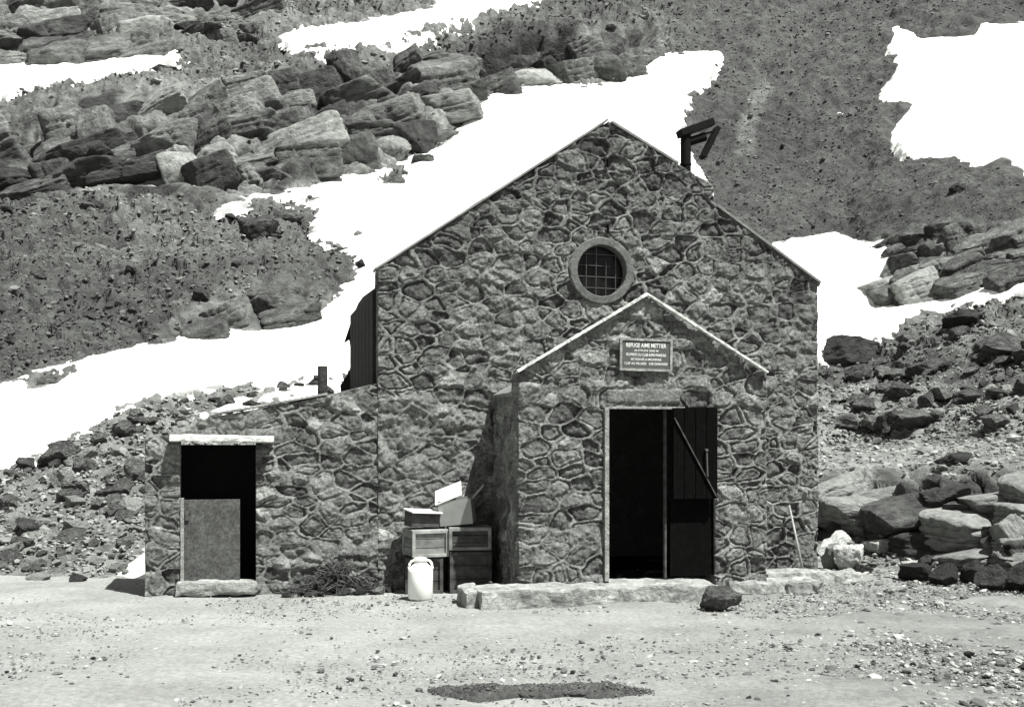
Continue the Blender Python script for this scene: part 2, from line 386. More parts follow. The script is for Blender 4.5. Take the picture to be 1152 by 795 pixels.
# ---- snow fields: smooth sheets that fill the hollows of the hillside
def snow_field(key):
    sd = snow_sd[key]+2.6*n2+rs(fbm(Pf*5, 2, 71))*.9
    keep = (sd[:-1, :-1] > -9) & (sd[1:, 1:] > -9) & ~inside[:-1, :-1] & ~inside[1:, 1:]
    q = QF.reshape(NR-1, NC-1, 4)[keep]
    up = np.clip(sd*np.where(sd < 0, .75, .42), -7, 7)*Y/F + .02*n1
    S_ = B+up[:, :, None]*nrm
    st_ = .87-.62*(1-sst(sd, -1, 5))*sst(n3+.6*n2, -.35, .5)-.50*sst(n1+.5*n2+.25*n3, .62, 1.15); st_ = np.clip(st_, .2, .87)
    used, inv = np.unique(q, return_inverse=True)
    o = link('snow_field', mesh_np('snow', S_.reshape(-1, 3)[used], inv.reshape(-1, 4), st_.ravel()[used]), M['snow'])
    return tag(o, kind='structure')
for kx in SNOW: snow_field(kx)

def terr(px, v):
    j = int(np.clip(np.searchsorted(cols, px), 0, NC-1)); i = int(np.argmin(np.abs(V[:, j]-v)))
    return D[i, j].copy()

# ------------------------------------------------------------------ ground
gx = np.concatenate([np.linspace(-260, -9, 14), np.arange(-8.6, 8.6, .06), np.linspace(9, 260, 14)])
gy = np.concatenate([np.linspace(-120, 4, 8), np.arange(4.4, 16.4, .06), np.linspace(17, 300, 12)])
GX, GY = np.meshgrid(gx, gy); GP = np.stack([GX.ravel(), GY.ravel(), np.zeros(GX.size)], 1)
gz = (.018*fbm(GP*.8, 3, 3)+.007*fbm(GP*5, 3, 4)); gz = np.where((GP[:, 1] > 4.4) & (GP[:, 1] < 16), gz, -.02)
gpx = GP[:, 0]/np.maximum(GP[:, 1], .1)*F+CX
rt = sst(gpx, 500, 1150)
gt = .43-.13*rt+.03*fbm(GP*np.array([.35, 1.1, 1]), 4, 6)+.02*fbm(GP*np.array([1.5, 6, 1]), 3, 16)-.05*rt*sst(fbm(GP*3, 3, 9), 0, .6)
GP[:, 2] = gz
nx, ny = len(gx), len(gy); gi = (np.arange(ny-1)[:, None]*nx+np.arange(nx-1)[None, :]).ravel()
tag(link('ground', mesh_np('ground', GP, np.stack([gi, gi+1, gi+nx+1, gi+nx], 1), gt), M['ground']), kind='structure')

# ------------------------------------------------------------------ rocks
def ico(sub):
    bm = bmesh.new(); bmesh.ops.create_icosphere(bm, subdivisions=sub, radius=1)
    V_ = np.array([v.co[:] for v in bm.verts]); F_ = np.array([[v.index for v in f.verts] for f in bm.faces]); bm.free(); return V_, F_
I4, I1, I2 = ico(5), ico(1), ico(2)
def rock_verts(base, seed, cuts=18, noise=.085):
    r = np.random.default_rng(seed); P = base.copy()
    for _ in range(cuts):
        n = r.normal(size=3); n /= np.linalg.norm(n); d = r.uniform(.46, .86)
        q = P@n-d; m = q > 0; P[m] -= np.outer(q[m], n)
    if noise: P = P*(1+noise*fbm(P*2.2+seed, 4, seed)[:, None])+.022*fbm(P*8+seed, 3, seed+9)[:, None]*base
    P /= np.abs(P).max(0)
    return P
def rock_mesh(seed, m, name='rock'):
    P = rock_verts(I4[0], seed); me = mesh_np(name, P, I4[1]); me.materials.append(m); return me
protos = {k: [rock_mesh(100+i+37*j, M[k]) for i in range(n)] for j, (k, n) in enumerate((('rock', 9), ('palerock', 4), ('darkrock', 5), ('midrock', 6), ('whiterock', 3)))}
def put_rock(pos, wx, wz, name, label, cat, group=None, kind='rock', i=None, tilt=.35, dep=None, sink=.18):
    me = protos[kind][(random.randrange(len(protos[kind])) if i is None else i) % len(protos[kind])]
    o = bpy.data.objects.new(name, me); C.objects.link(o)
    o.scale = (wx/2, (dep or wx*.85)/2, wz/2); o.location = (pos[0], pos[1], pos[2]+wz/2*(1-2*sink))
    o.rotation_euler = (random.uniform(-tilt, tilt), random.uniform(-tilt, tilt), random.uniform(-.6, .6)+random.choice((0, 3.14)))
    return tag(o, label, cat, group)
def hill_rock(px, vb, wpx, hpx, label, name='boulder', cat='boulder', **kw):
    p = terr(px, vb); s = p[1]/F; p[1] += kw.pop('back', .22)*wpx*s
    return put_rock(p, wpx*s, hpx*s, name, label, cat, **kw)
hill_rock(966, 404, 84, 46, 'large rounded dark boulder beside the right wall of the hut, at the snow edge', i=1, tilt=.1, kind='darkrock')
hill_rock(290, 264, 58, 42, 'big smooth slab boulder below the crags, half in the rubble', i=4, tilt=.15)
hill_rock(320, 241, 40, 24, 'flat topped boulder resting against the big smooth slab boulder', i=5, tilt=.15)
hill_rock(443, 208, 24, 20, 'lone grey boulder sticking out of the snow under the crag foot', i=2)
hill_rock(472, 188, 36, 16, 'long flat rock at the snow edge just above the lone snow boulder', i=6)
hill_rock(386, 281, 40, 12, 'low flat rock at the narrow tongue of snow left of the gable', i=7, tilt=.1)
hill_rock(404, 306, 14, 13, 'small dark rock sitting in the snow tongue left of the gable', kind='darkrock')
hill_rock(222, 336, 30, 18, 'dark cleft rock alone on the dark turf slope', kind='darkrock', i=2)
hill_rock(333, 402, 24, 7, 'thin flat rock lying in the snow above the annex roof', i=2, tilt=.05)
hill_rock(24, 530, 26, 22, 'pointed rock at the left edge of the photo where snow meets rubble', i=4)
hill_rock(178, 74, 46, 18, 'rock at the tip of the upper left snow patch', i=0)
hill_rock(12, 92, 16, 8, 'small rock in the upper left snow patch by the photo edge', i=1)
hill_rock(398, 37, 9, 5, 'tiny rock near the middle of the top snow patch', i=1)
hill_rock(1078, 222, 26, 16, 'dark rock standing in the scree above the right crag', kind='darkrock', i=3)
hill_rock(1128, 402, 60, 36, 'great boulder on the right bank close to the photo edge', i=2, tilt=.1)
hill_rock(1085, 368, 60, 26, 'flat capped boulder on the crest of the right bank', i=5, tilt=.08, kind='darkrock')
hill_rock(1030, 482, 78, 36, 'wedge shaped boulder on the lower part of the right bank', i=0, tilt=.1)
hill_rock(1076, 522, 44, 22, 'triangular dark rock on the pale ledge of the right bank', kind='darkrock', i=0)
def inpoly(poly, n, margin=0):
    p = np.array(poly, float); lo, hi = p.min(0), p.max(0); out = []
    while len(out) < n:
        q = np.array([[random.uniform(lo[0], hi[0]), random.uniform(lo[1], hi[1])] for _ in range(200)])
        m = sd_poly(q[:, 0], q[:, 1], poly) > margin
        out += [tuple(x) for x in q[m]]
    return out[:n]
def rock_group(poly, n, s0, s1, label, group, kinds=('rock',), name='rock', cat='rock', flat=.62, pw=2.2):
    for (x, y) in inpoly(poly, n):
        w_ = s0+(s1-s0)*random.random()**pw
        hill_rock(x, y, w_, w_*random.uniform(flat*.7, flat*1.2), label, name=name, cat=cat, group=group, kind=random.choice(kinds))
# crag blocks: the outcrops themselves, part of the hillside
def outcrop(px, vb, wpx, hpx, kind, dip=-.34, sink=.40):
    o = hill_rock(px, vb, wpx*1.25, hpx*1.3, None, name='rock_outcrop', cat=None, kind=kind, tilt=.12, sink=sink, back=.50)
    if 'category' in o: del o['category']
    o.rotation_euler[1] = dip+random.uniform(-.15, .15); o.rotation_euler[2] = random.uniform(-.5, .5); tag(o, kind='structure')
def crag_mesh(seed, m):
    r = np.random.default_rng(seed); P = I4[0].copy(); p_ = 9.0
    P = P/((np.abs(P)**p_).sum(1)**(1/p_))[:, None]
    for _ in range(9):
        n = r.normal(size=3)*np.array([1, 1, .8]); n /= np.linalg.norm(n); d = r.uniform(.72, 1.15)
        q = P@n-d; mk = q > 0; P[mk] -= np.outer(q[mk], n)
    # parallel joints: shallow notches cut along bedding planes
    for _ in range(3):
        z0 = r.uniform(-.6, .7); P[:, :2] *= (1-.07*np.exp(-((P[:, 2]-z0-.1*P[:, 0])/.035)**2))[:, None]
    x0 = r.uniform(-.5, .5); P[:, 1:] *= (1-.08*np.exp(-((P[:, 0]-x0-.15*P[:, 2])/.03)**2))[:, None]
    P = P+.035*fbm(P*2.4+seed, 4, seed)[:, None]*P+.016*np.stack([fbm(P*8+seed, 3, seed+k) for k in (9, 19, 29)], 1)
    P /= np.abs(P).max(0); me = mesh_np('rock_outcrop', P, I4[1]); me.materials.append(m); return me
for j_, k_ in enumerate(('rock', 'palerock', 'darkrock', 'midrock')): protos['c_'+k_] = [crag_mesh(700+i+20*j_, M[k_]) for i in range(5)]
def crag_rows(poly, step, wr_, hr_, dip, slope_px, x0, x1, margin=-3, ylo=None, kinds=None, tmul=1.0):
    p = np.array(poly, float); y = p[:, 1].max()+4
    while y > p[:, 1].min():
        x = x0+random.uniform(-20, 0)
        while x < x1:
            wv = random.uniform(*wr_); hv = random.uniform(*hr_); yy = y-slope_px*(x-x0)+random.uniform(-.3, .3)*step
            if sd_poly(np.array([x]), np.array([yy-hv*.45]), poly)[0] > margin:
                t_ = float(tone[int(np.argmin(np.abs(V[:, NC//2]-yy+hv*.4))), int(np.clip(np.searchsorted(cols, x), 0, NC-1))])*random.uniform(.8, 1.25)*tmul
                kd = 'darkrock' if t_ < .11 else ('rock' if t_ < .23 else ('midrock' if t_ < .36 else 'palerock'))
                o = hill_rock(x, yy, wv*1.2, hv*1.25, None, name='rock_outcrop', cat=None, kind='c_'+kd, tilt=0, sink=.22, back=.42, dep=None)
                for a_ in ('category',):
                    if a_ in o: del o[a_]
                o.rotation_euler = (random.uniform(-.16, .16), dip+random.gauss(0, .10), random.choice((0, math.pi))+random.gauss(.12, .16)); 
                if abs(o.rotation_euler[2]) > 1.6: o.rotation_euler[1] *= -1
                tag(o, kind='structure')
            x += wv*random.uniform(.55, .85)
        y -= step*random.uniform(.75, 1.2)
random.seed(21)
crag_rows(CL['c2'], 19, (30, 88), (24, 50), -.30, .10, -40, 535)
crag_rows(CL['c1'], 17, (34, 84), (24, 46), -.22, .03, -40, 190)
crag_rows(CL['c1b'], 15, (24, 54), (14, 26), -.25, .05, 190, 310)
crag_rows(CL['c3'], 17, (24, 56), (20, 40), -.25, .12, 530, 735, kinds=None)
crag_rows([(985,262),(1160,235),(1180,312),(1060,334),(988,342)], 17, (26, 64), (18, 34), -.30, .12, 985, 1180)
crag_rows([(915,550),(960,544),(1200,544),(1200,640),(1160,640),(1000,606),(915,596)], 22, (40, 105), (22, 44), -.10, .0, 918, 1200, margin=6, tmul=1.7)
crag_rows(CL['slab1'], 22, (44, 66), (30, 44), -.2, .0, 280, 352, margin=4); crag_rows(CL['slab2'], 22, (36, 60), (22, 34), -.3, .1, 195, 275, margin=4)
outcrop(1150, 622, 52, 72, 'palerock')
rock_group([(925,418),(1000,400),(1060,378),(1160,372),(1160,490),(1020,492),(925,500)], 80, 10, 46, 'angular grey boulder lying among the others on the right bank', 'boulders heaped on the right bank', ('rock', 'midrock', 'midrock', 'rock'), 'boulder', 'boulder')
rock_group([(-20,545),(40,528),(100,490),(165,465),(163,645),(-20,645)], 135, 9, 40, 'grey rock lying in the rubble bank left of the annex', 'rocks in the rubble bank left of the annex', ('midrock', 'midrock', 'rock', 'palerock'))
rock_group([(150,466),(235,448),(300,438),(385,428),(395,438),(260,466),(170,486)], 34, 7, 22, 'grey rock on the rubble crest behind the annex roof', 'rocks behind the annex roof', ('rock', 'rock', 'darkrock'))
rock_group([(-10,232),(130,236),(340,240),(350,285),(200,380),(-10,420)], 110, 5, 20, 'loose grey stone scattered on the slope below the left crags', 'stones below the left crags', ('rock', 'palerock', 'darkrock'))
# row of boulders, their shade put into a dark rock colour, and pale rubble right of the hut, standing on the ground
for i, (x, y, wv, hv) in enumerate([(1030,652,44,28),(1062,656,40,26),(1092,655,36,34),(1120,662,46,34),(1150,664,44,40),(1046,642,34,22),(1105,646,40,30),(1180,668,50,36)]):
    p = gp(x, y); s = p[1]/F; put_rock(p, wv*s, hv*s, 'boulder', 'boulder coloured dark for shadow in the low row at the right edge of the yard', 'boulder', 'low row of dark boulders right of the yard', 'darkrock')
p = gp(956, 641); put_rock(p, 46*p[1]/F, 44*p[1]/F, 'boulder', 'bright white block of stone just right of the hut corner', 'boulder', kind='whiterock', i=1, tilt=.15)
p = gp(972, 644); put_rock(p, 26*p[1]/F, 12*p[1]/F, 'stone', 'dark stone lying at the foot of the bright white block', 'stone', kind='darkrock', tilt=.1)
for i, (x, y, wv, hv) in enumerate([(934,640,24,40),(943,612,34,24),(990,620,40,22),(1012,632,30,14),(1035,618,40,20),(1000,606,34,14),(1024,640,26,12),(1055,630,30,14),(928,624,24,22)]):
    p = gp(x, max(y, 628)) if y > 626 else terr(x, y); s = p[1]/F
    put_rock(p, wv*s, hv*s, 'stone', 'pale broken slab in the light rubble right of the hut corner', 'stone', 'pale rubble right of the hut', random.choice(('palerock', 'whiterock')), tilt=.25)
for (x, y, wv, hv, lab, kd) in [(807,686,62,34,'round dark faced rock at the right end of the doorstep','midrock'),(88,655,22,14,'dark rock at the foot of the left rubble bank','darkrock'),(44,653,30,12,'low pale rock at the foot of the left rubble bank','palerock'),
        (105,741,7,4,'small dark pebble alone on the pale gravel at left','darkrock'),(8,756,5,3,'tiny dark pebble in the bottom left of the yard','darkrock'),(1090,738,13,8,'dark stone sticking up from the gravel at lower right','darkrock'),
        (842,787,9,6,'dark stone near the bottom edge of the yard, right of the turf strip','darkrock'),(886,785,9,5,'second dark stone near the bottom edge, nearer the right','darkrock'),(1152,752,18,7,'flat dark stone at the right edge of the yard','darkrock')]:
    p = gp(x, y); s = p[1]/F; put_rock(p, wv*s, hv*s, 'rock' if wv > 20 else 'stone', lab, 'rock' if wv > 20 else 'stone', kind=kd, tilt=.2)

# ---- countless small stones: scree on the hill and gravel in the yard
def stone_cloud(name, pos, size, tones, base, label=None, flat=.6, variants=12, m=None):
    bv, bf = base; vs = []; n = len(pos); variants = [rock_verts(bv, 900+i, 8, 0) for i in range(variants)]
    R_ = RNG; which = R_.integers(0, len(variants), n); ang = R_.uniform(0, 6.28, n); t1 = R_.uniform(-.5, .5, n)
    P = np.stack(variants)[which]*np.stack([size, size*R_.uniform(.6, 1, n), size*flat*R_.uniform(.6, 1.2, n)], 1)[:, None, :]
    c, s = np.cos(t1)[:, None], np.sin(t1)[:, None]; x, y, z = P[..., 0], P[..., 1], P[..., 2]
    x, z = x*c-z*s, x*s+z*c
    c, s = np.cos(ang)[:, None], np.sin(ang)[:, None]; x, y = x*c-y*s, x*s+y*c
    P = np.stack([x, y, z], 2)+pos[:, None, :]
    Fc = (bf[None]+(np.arange(n)*len(bv))[:, None, None]).reshape(-1, 3)
    o = link(name, mesh_np(name, P.reshape(-1, 3), Fc, np.repeat(tones, len(bv)), smooth=False), m or M['scree'])
    return tag(o, label, None, None, 'stuff')
def hill_points(n, wfun):
    j = RNG.integers(0, NC-1, n*6); i = RNG.integers(2, 428, n*6)
    px = PX[i, j]; v = V[i, j]
    keep = RNG.uniform(0, 1, n*6) < wfun(px, v, i, j)
    i, j = i[keep][:n], j[keep][:n]
    return D[i, j]+RNG.normal(0, .02, (len(i), 3)), PX[i, j], V[i, j], i, j
def w1(px, v, i, j):
    return np.where((SN[i, j] < -1) & ~inside[i, j] & (px > -230) & (px < 1400), np.clip(1-cliff[i, j]*1.3, .03, 1)*np.where(px > 740, 1, .7), 0)
P_, px_, v_, i_, j_ = hill_points(56000, w1)
sz = np.clip(RNG.lognormal(0, .5, len(P_))*1.35, .6, 7)*P_[:, 1]/F
scr = screeR[i_, j_]; sz = sz*np.where(scr > .5, .62, 1.1)*np.where(v_ > 455, 1.5, 1)
tn = tone[i_, j_]*np.where(scr > .5, RNG.uniform(.85, 1.9, len(P_)), RNG.uniform(.7, 1.75, len(P_)))*np.where(v_ > 440, .78, 1)
stone_cloud('scree', P_, sz, tn, I1, 'loose grey scree and small stones covering the hillside')
# a few flecks of rock melting out of the snow
P_, px_, v_, i_, j_ = hill_points(230, lambda px, v, i, j: ((SN[i, j] > -1) & (SN[i, j] < 13) & ~inside[i, j]).astype(float)*.5)
stone_cloud('snow_stones', P_, (1+3.2*RNG.uniform(0, 1, len(P_))**2.5)*P_[:, 1]/F, np.full(len(P_), .15), I2, 'small dark stones melting out of the snow')
n = 60000
gy_ = RNG.uniform(6.4, 14.2, n); gpx_ = RNG.uniform(-120, 1270, n); gcl = .35+1.3*sst(fbm(np.stack([(gpx_-CX)/F*gy_*.9, gy_*1.3, gy_*0], 1), 3, 412), -.5, .6); rr = RNG.uniform(0, 1, n) < gcl*1.1*.26+.74*sst(gpx_, 350, 1150)**1.3
gy_, gpx_ = gy_[rr], gpx_[rr]; gx_ = (gpx_-CX)/F*gy_
gs = np.clip(RNG.lognormal(0, .55, len(gx_))*.0072, .004, .04)
gs *= 1+.9*sst(gpx_, 700, 1150)*(RNG.uniform(0, 1, len(gx_)) < .35); gtn = np.where(RNG.uniform(0, 1, len(gx_)) < .4, RNG.uniform(.08, .2, len(gx_)), RNG.uniform(.25, .6, len(gx_)))
stone_cloud('gravel', np.stack([gx_, gy_, gs*.2], 1), gs, gtn, I1, 'loose gravel scattered over the yard', flat=.5)

# ------------------------------------------------------------------ masonry
def sheet(name, org, ud, nd, width, top, bottom, holes, seed, parent, res=.0115, thick=.32, bright=(), rough_zone=None, cell=(.25, .135), flat_rows=None, tone0=1.0, rib_s=1.0):
    """a real rubble wall face: cells of stone between raised ribbon pointing. top = [(a,h),...]; holes = ('rect',a0,a1,h0,h1) | ('disc',a,h,r)"""
    rng = np.random.default_rng(seed)
    ta = np.array([t[0] for t in top]); thh = np.array([t[1] for t in top]); H = thh.max()
    na, nh = int(width/res)+1, int((H-bottom)/res)+1
    a = np.linspace(0, width, na); h = np.linspace(bottom, H, nh); AA, HH = np.meshgrid(a, h)
    tp = np.interp(AA, ta, thh)
    keep = np.zeros((nh-1, na-1), bool) | (HH[:-1, :-1] < tp[:-1, :-1]-1e-4) | (HH[:-1, 1:] < tp[:-1, 1:]-1e-4)
    HC = np.minimum(HH, tp); AC = AA.copy()
    ca = (AA[:-1, :-1]+AA[1:, 1:])/2; ch = (HC[:-1, :-1]+HC[1:, 1:])/2
    for ho in holes:
        if ho[0] == 'rect':
            _, x0, x1, y0, y1 = ho
            keep &= ~((ca > x0) & (ca < x1) & (ch > y0) & (ch < y1))
            ins = (AC > x0) & (AC < x1) & (HC > y0) & (HC < y1)
            d = np.stack([AC-x0, x1-AC, np.where(y0 < bottom, 9, HC-y0), y1-HC]); m = d.argmin(0)
            AC = np.where(ins & (m == 0), x0, np.where(ins & (m == 1), x1, AC)); HC = np.where(ins & (m == 2), y0, np.where(ins & (m == 3), y1, HC))
        else:
            _, x0, y0, r = ho
            keep &= ((ca-x0)**2+(ch-y0)**2 > r*r)
            dd = np.sqrt((AC-x0)**2+(HC-y0)**2)+1e-9; ins = dd < r
            AC = np.where(ins, x0+(AC-x0)/dd*r, AC); HC = np.where(ins, y0+(HC-y0)/dd*r, HC)
    P2 = np.stack([AC.ravel(), HC.ravel()], 1)
    P3 = np.stack([P2[:, 0], P2[:, 1], np.full(len(P2), seed*3.7)], 1)
    # stone centres: jittered courses, stretched sideways
    cs = []; y = bottom-.3; row = 0
    while y < H+.3:
        ry = cell[1]*rng.uniform(.7, 1.35); x = -.4+rng.uniform(0, .3)
        while x < width+.4:
            cs.append((x, y+rng.uniform(-.3, .3)*ry)); x += cell[0]*rng.uniform(.5, 1.5)
        y += ry
    cs = np.array(cs); wgt = rng.uniform(-.0075, .0075, len(cs))*(cell[0]/.25)**2; sc2 = np.array([.76, 1.2])
    wq = (P2+np.stack([fbm(P3*3.4, 3, seed+1), fbm(P3*3.4, 3, seed+2)], 1)*np.array([.06, .035]))*sc2; cc = cs*sc2
    i1 = np.zeros(len(P2), int); i2 = i1.copy(); d1 = np.zeros(len(P2)); e = d1.copy(); st_ = 20000
    for k_ in range(0, len(P2), st_):
        q = wq[k_:k_+st_]; lo, hi = q[:, 1].min()-.5, q[:, 1].max()+.5
        sel = np.where((cc[:, 1] > lo) & (cc[:, 1] < hi))[0]; c_ = cc[sel]
        dd = ((q[:, None, :]-c_[None])**2).sum(2)-wgt[sel][None]; o2 = np.argpartition(dd, 2, axis=1)[:, :3]
        dv = np.take_along_axis(dd, o2, 1); srt = np.argsort(dv, 1); o2 = np.take_along_axis(o2, srt, 1)
        A1, A2, A3 = c_[o2[:, 0]], c_[o2[:, 1]], c_[o2[:, 2]]
        dv = np.take_along_axis(dd, o2, 1)
        e2, e3 = [(dv[:, m_]-dv[:, 0])/(2*np.linalg.norm(A1-A_, axis=1)+1e-9) for m_, A_ in ((1, A2), (2, A3))]; kk = .02
        hsm = np.clip(.5+.5*(e3-e2)/kk, 0, 1); em = e3*(1-hsm)+e2*hsm-kk*hsm*(1-hsm)
        i1[k_:k_+st_] = sel[o2[:, 0]]; e[k_:k_+st_] = em
    e = np.maximum(e, 0)
    nf = fbm(P3*22, 3, seed+5); nm = fbm(P3*7, 3, seed+6); nl = fbm(P3*1.3, 2, seed+7)
    hs_ = rng.uniform(0, 1, len(cs))[i1]; hs2 = rng.uniform(-1, 1, (len(cs), 2))[i1]
    strength = np.clip(1.0+.55*nl+.3*nm, .25, 1.4)*rib_s
    if rough_zone is not None:
        x0, x1, y0, y1 = rough_zone
        rz = sst(P2[:, 0], x0-.05, x0+.05)*sst(-P2[:, 0], -x1-.05, -x1+.05)*sst(-P2[:, 1], -y1-.03, -y1+.03)
        strength *= 1-.65*rz
    wv = .0095*(1+.5*nm)
    rib = 1-sst(e, wv*.75, wv*1.35)
    groove = np.exp(-((e-wv*2.0)/.007)**2)+.3*np.exp(-(e/.004)**2)
    lip = np.exp(-((e-wv*3.6)/.010)**2)*(hs_ > .3)
    rel_ = cs[i1]-P2
    face = (hs_-.45)*.034+.13*(rel_*hs2).sum(1)+.012*nm+.010*nf+.010*sst(e, .02, .09)
    disp_ = rib*(.015*strength+.003*nf)+(1-rib)*face*1.0-groove*.011*strength+lip*.009*strength
    disp_ = disp_+.010*nl
    # fade on the boundary so neighbours meet
    tone_ = (.185+.15*(hs_-.47)+.10*(hs_ > .93)+.035*nm+.045*nf)
    mt = .30+.05*nm+.04*nf
    mixr = np.clip(rib*(.55+.45*strength)+.30*lip*strength, 0, 1)
    tone_ = tone_*(1-mixr)+mt*mixr
    tone_ = tone_*(1-.30*groove)
    top_dark = .62+.38*sst(tp.ravel()-P2[:, 1], .0, 1.5)+.10*nl; tone_ = tone_*(top_dark if H > 4 else 1)  # stone tone of tall walls gets darker towards the top edge
    smear = sst(fbm(P3*3.1, 3, seed+15), .12, .5)*.45; tone_ = tone_*(1-smear)+.29*smear
    if rough_zone is not None:
        tone_ = tone_*(1-.35*rz)+.27*.35*rz; disp_ = disp_+rz*(.025*fbm(P3*5, 3, seed+20)+.012)
    for (bx_, by_, bt) in bright:
        c = ((cs-np.array([bx_, by_]))**2).sum(1).argmin(); mk = (i1 == c)*(1-rib); tone_ = tone_*(1-mk)+bt*mk
    if flat_rows:
        for (x0, x1, y0, y1, tv) in flat_rows:
            q = sst(np.minimum.reduce([P2[:, 0]-x0, x1-P2[:, 0], P2[:, 1]-y0, y1-P2[:, 1]]), -.008, .008)
            disp_ = disp_*(1-q)+(.02+.003*nf)*q; tone_ = tone_*(1-q)+(tv+.03*nm)*q
    org = np.array(org, float); ud = np.array(ud, float); nd = np.array(nd, float)
    P = org[None]+P2[:, :1]*ud+disp_[:, None]*nd; P[:, 2] += P2[:, 1]
    ids_ = (np.arange(nh-1)[:, None]*na+np.arange(na-1)[None, :])
    q = np.stack([ids_, ids_+1, ids_+na+1, ids_+na], 2)[keep]
    # rim: open edges pushed back through the wall's thickness
    ed = np.concatenate([q[:, [0, 1]], q[:, [1, 2]], q[:, [2, 3]], q[:, [3, 0]]]); key = np.sort(ed, 1); kk_ = key[:, 0].astype(np.int64)*len(P)+key[:, 1]
    u_, first, cnt = np.unique(kk_, return_index=True, return_counts=True); be = ed[first[cnt == 1]]
    bvv, inv = np.unique(be, return_inverse=True); inv = inv.reshape(-1, 2)
    Pb = P[bvv]-nd*thick
    rim = np.stack([be[:, 1], be[:, 0], len(P)+inv[:, 0], len(P)+inv[:, 1]], 1)
    allP = np.concatenate([P, Pb]); allT = np.concatenate([tone_, tone_[bvv]*.9]); allF = np.concatenate([q, rim])
    used, inv = np.unique(allF, return_inverse=True)
    return link(name, mesh_np(name, allP[used], inv.reshape(-1, 4), np.clip(allT[used]*tone0*1.13, .04, .6)), M['stone'], parent)

hut = empty('stone_hut', (O[0], O[1], 0), TH)
tag(hut, 'stone mountain refuge with steep gable, gabled entrance porch and low side annex', 'hut')
WD = fp(920, 500)[0]; D_IN = 3.07
# main gable
top_px = [(425,303),(684,137),(727,164),(763,186),(801,208),(803,229),(920,318)]
top_ = [fp(*q) for q in top_px]; top_[0] = (0, top_[0][1]); top_[-1] = (WD, top_[-1][1])
EAVE = top_[0][1]; APEX = top_[1]
PD = 1.15                                                # porch depth
pa0, pa1 = fp(583, 600, PD)[0], fp(862, 600, PD)[0]
da0, dtop = fp(684, 458, PD); da1 = fp(804, 458, PD)[0]; STEP = .175
wc = fp(676, 305); wr = .285
brt = [fp(808, 328)+(.5,), fp(815, 366)+(.42,), fp(432, 596)+(.6,)]
ledge_h = fp(450, 447)[1]
front = sheet('front_wall', (0, 0, 0), (1, 0, 0), (0, -1, 0), WD, top_, -.05, [('disc', wc[0], wc[1], wr+.03), ('rect', da0-.12, da1+.12, -.2, dtop+.1)], 3, hut,
      bright=brt, rough_zone=(.0, pa0, 0, ledge_h), thick=.3)
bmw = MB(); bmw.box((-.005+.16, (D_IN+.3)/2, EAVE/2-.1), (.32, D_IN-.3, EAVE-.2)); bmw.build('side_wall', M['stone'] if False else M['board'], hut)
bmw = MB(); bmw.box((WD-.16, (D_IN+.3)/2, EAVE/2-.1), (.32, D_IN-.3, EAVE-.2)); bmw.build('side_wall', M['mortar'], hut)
mb = MB(); mb.poly([(0.33, D_IN-.3, -.05), (WD-.33, D_IN-.3, -.05), (WD-.33, D_IN-.3, EAVE-.2), (APEX[0], D_IN-.3, APEX[1]-.12), (.33, D_IN-.3, EAVE-.2)], (0, .28, 0)); mb.build('back_wall', M['mortar'], hut)
# roof, one slab per slope, with a pale verge that shows along the gable
def slope(x0, z0, x1, z1, y0, y1, th, name, m, par, up=0):
    mb = MB(); dx, dz = x1-x0, z1-z0; L = math.hypot(dx, dz); nx_, nz_ = -dz/L, dx/L
    if nz_ < 0: nx_, nz_ = -nx_, -nz_
    q = [(x0+nx_*up, y0, z0+nz_*up), (x1+nx_*up, y0, z1+nz_*up), (x1+nx_*(up+th), y0, z1+nz_*(up+th)), (x0+nx_*(up+th), y0, z0+nz_*(up+th))]
    mb.poly(q, (0, y1-y0, 0)); return mb.build(name, m, par)
RZ = .004
slope(-.012, EAVE-.006, APEX[0], APEX[1]+.006, -.03, .25, .022, 'roof_slope', M['roof'], hut, RZ)
slope(.28, EAVE+.17, APEX[0], APEX[1], .252, D_IN+.1, .035, 'roof_slope', M['roof'], hut, -.04)
slope(APEX[0]+.004, APEX[1]+.004, WD+.04, top_[-1][1]-.022, .012, D_IN+.1, .03, 'roof_slope', M['roof'], hut, -.02)
# thin drip edge of the right verge
slope(fp(806, 233)[0], fp(806, 233)[1], WD+.02, top_[-1][1]-.014, -.03, .3, .025, 'verge', M['mortar'], hut, .004)
slope(APEX[0]+.03, APEX[1]-.02+.006, fp(762, 186)[0], fp(762, 186)[1]+.006, -.03, .3, .025, 'verge', M['mortar'], hut, .004)
# masonry hump of the flue behind the verge
mb = MB(); x_, z_ = fp(801, 211); x2, z2 = fp(764, 188); mb.poly([(x2, .32, z2-.3), (x_, .32, z_-.55), (x_, .32, z_-.02), (x2, .32, z2-.02)], (0, .3, 0)); mb.build('flue_base', M['mortar'], hut)
# dark timber panel cut to the shaded silhouette at the back of the left wall
mb = MB(); mb.poly([(fp(px, py, -D_IN)[0], D_IN, fp(px, py, -D_IN)[1]) for px, py in [(424,322),(408,334),(403,341),(395,362),(387,386),(393,382),(396,398),(396,412),(391,421),(383,433),(384,444),(424,444)]], (0, .06, 0)); mb.build('silhouette_panel', M['board'], hut)
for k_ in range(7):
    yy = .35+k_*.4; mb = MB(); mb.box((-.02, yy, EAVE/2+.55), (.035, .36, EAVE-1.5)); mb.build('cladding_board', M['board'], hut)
# interior floor, coloured near black for the darkness inside
mb = MB(); mb.box((WD/2, D_IN/2+.0, -.03), (WD-.7, D_IN-.7, .06)); mb.build('floor', M['black'], hut)
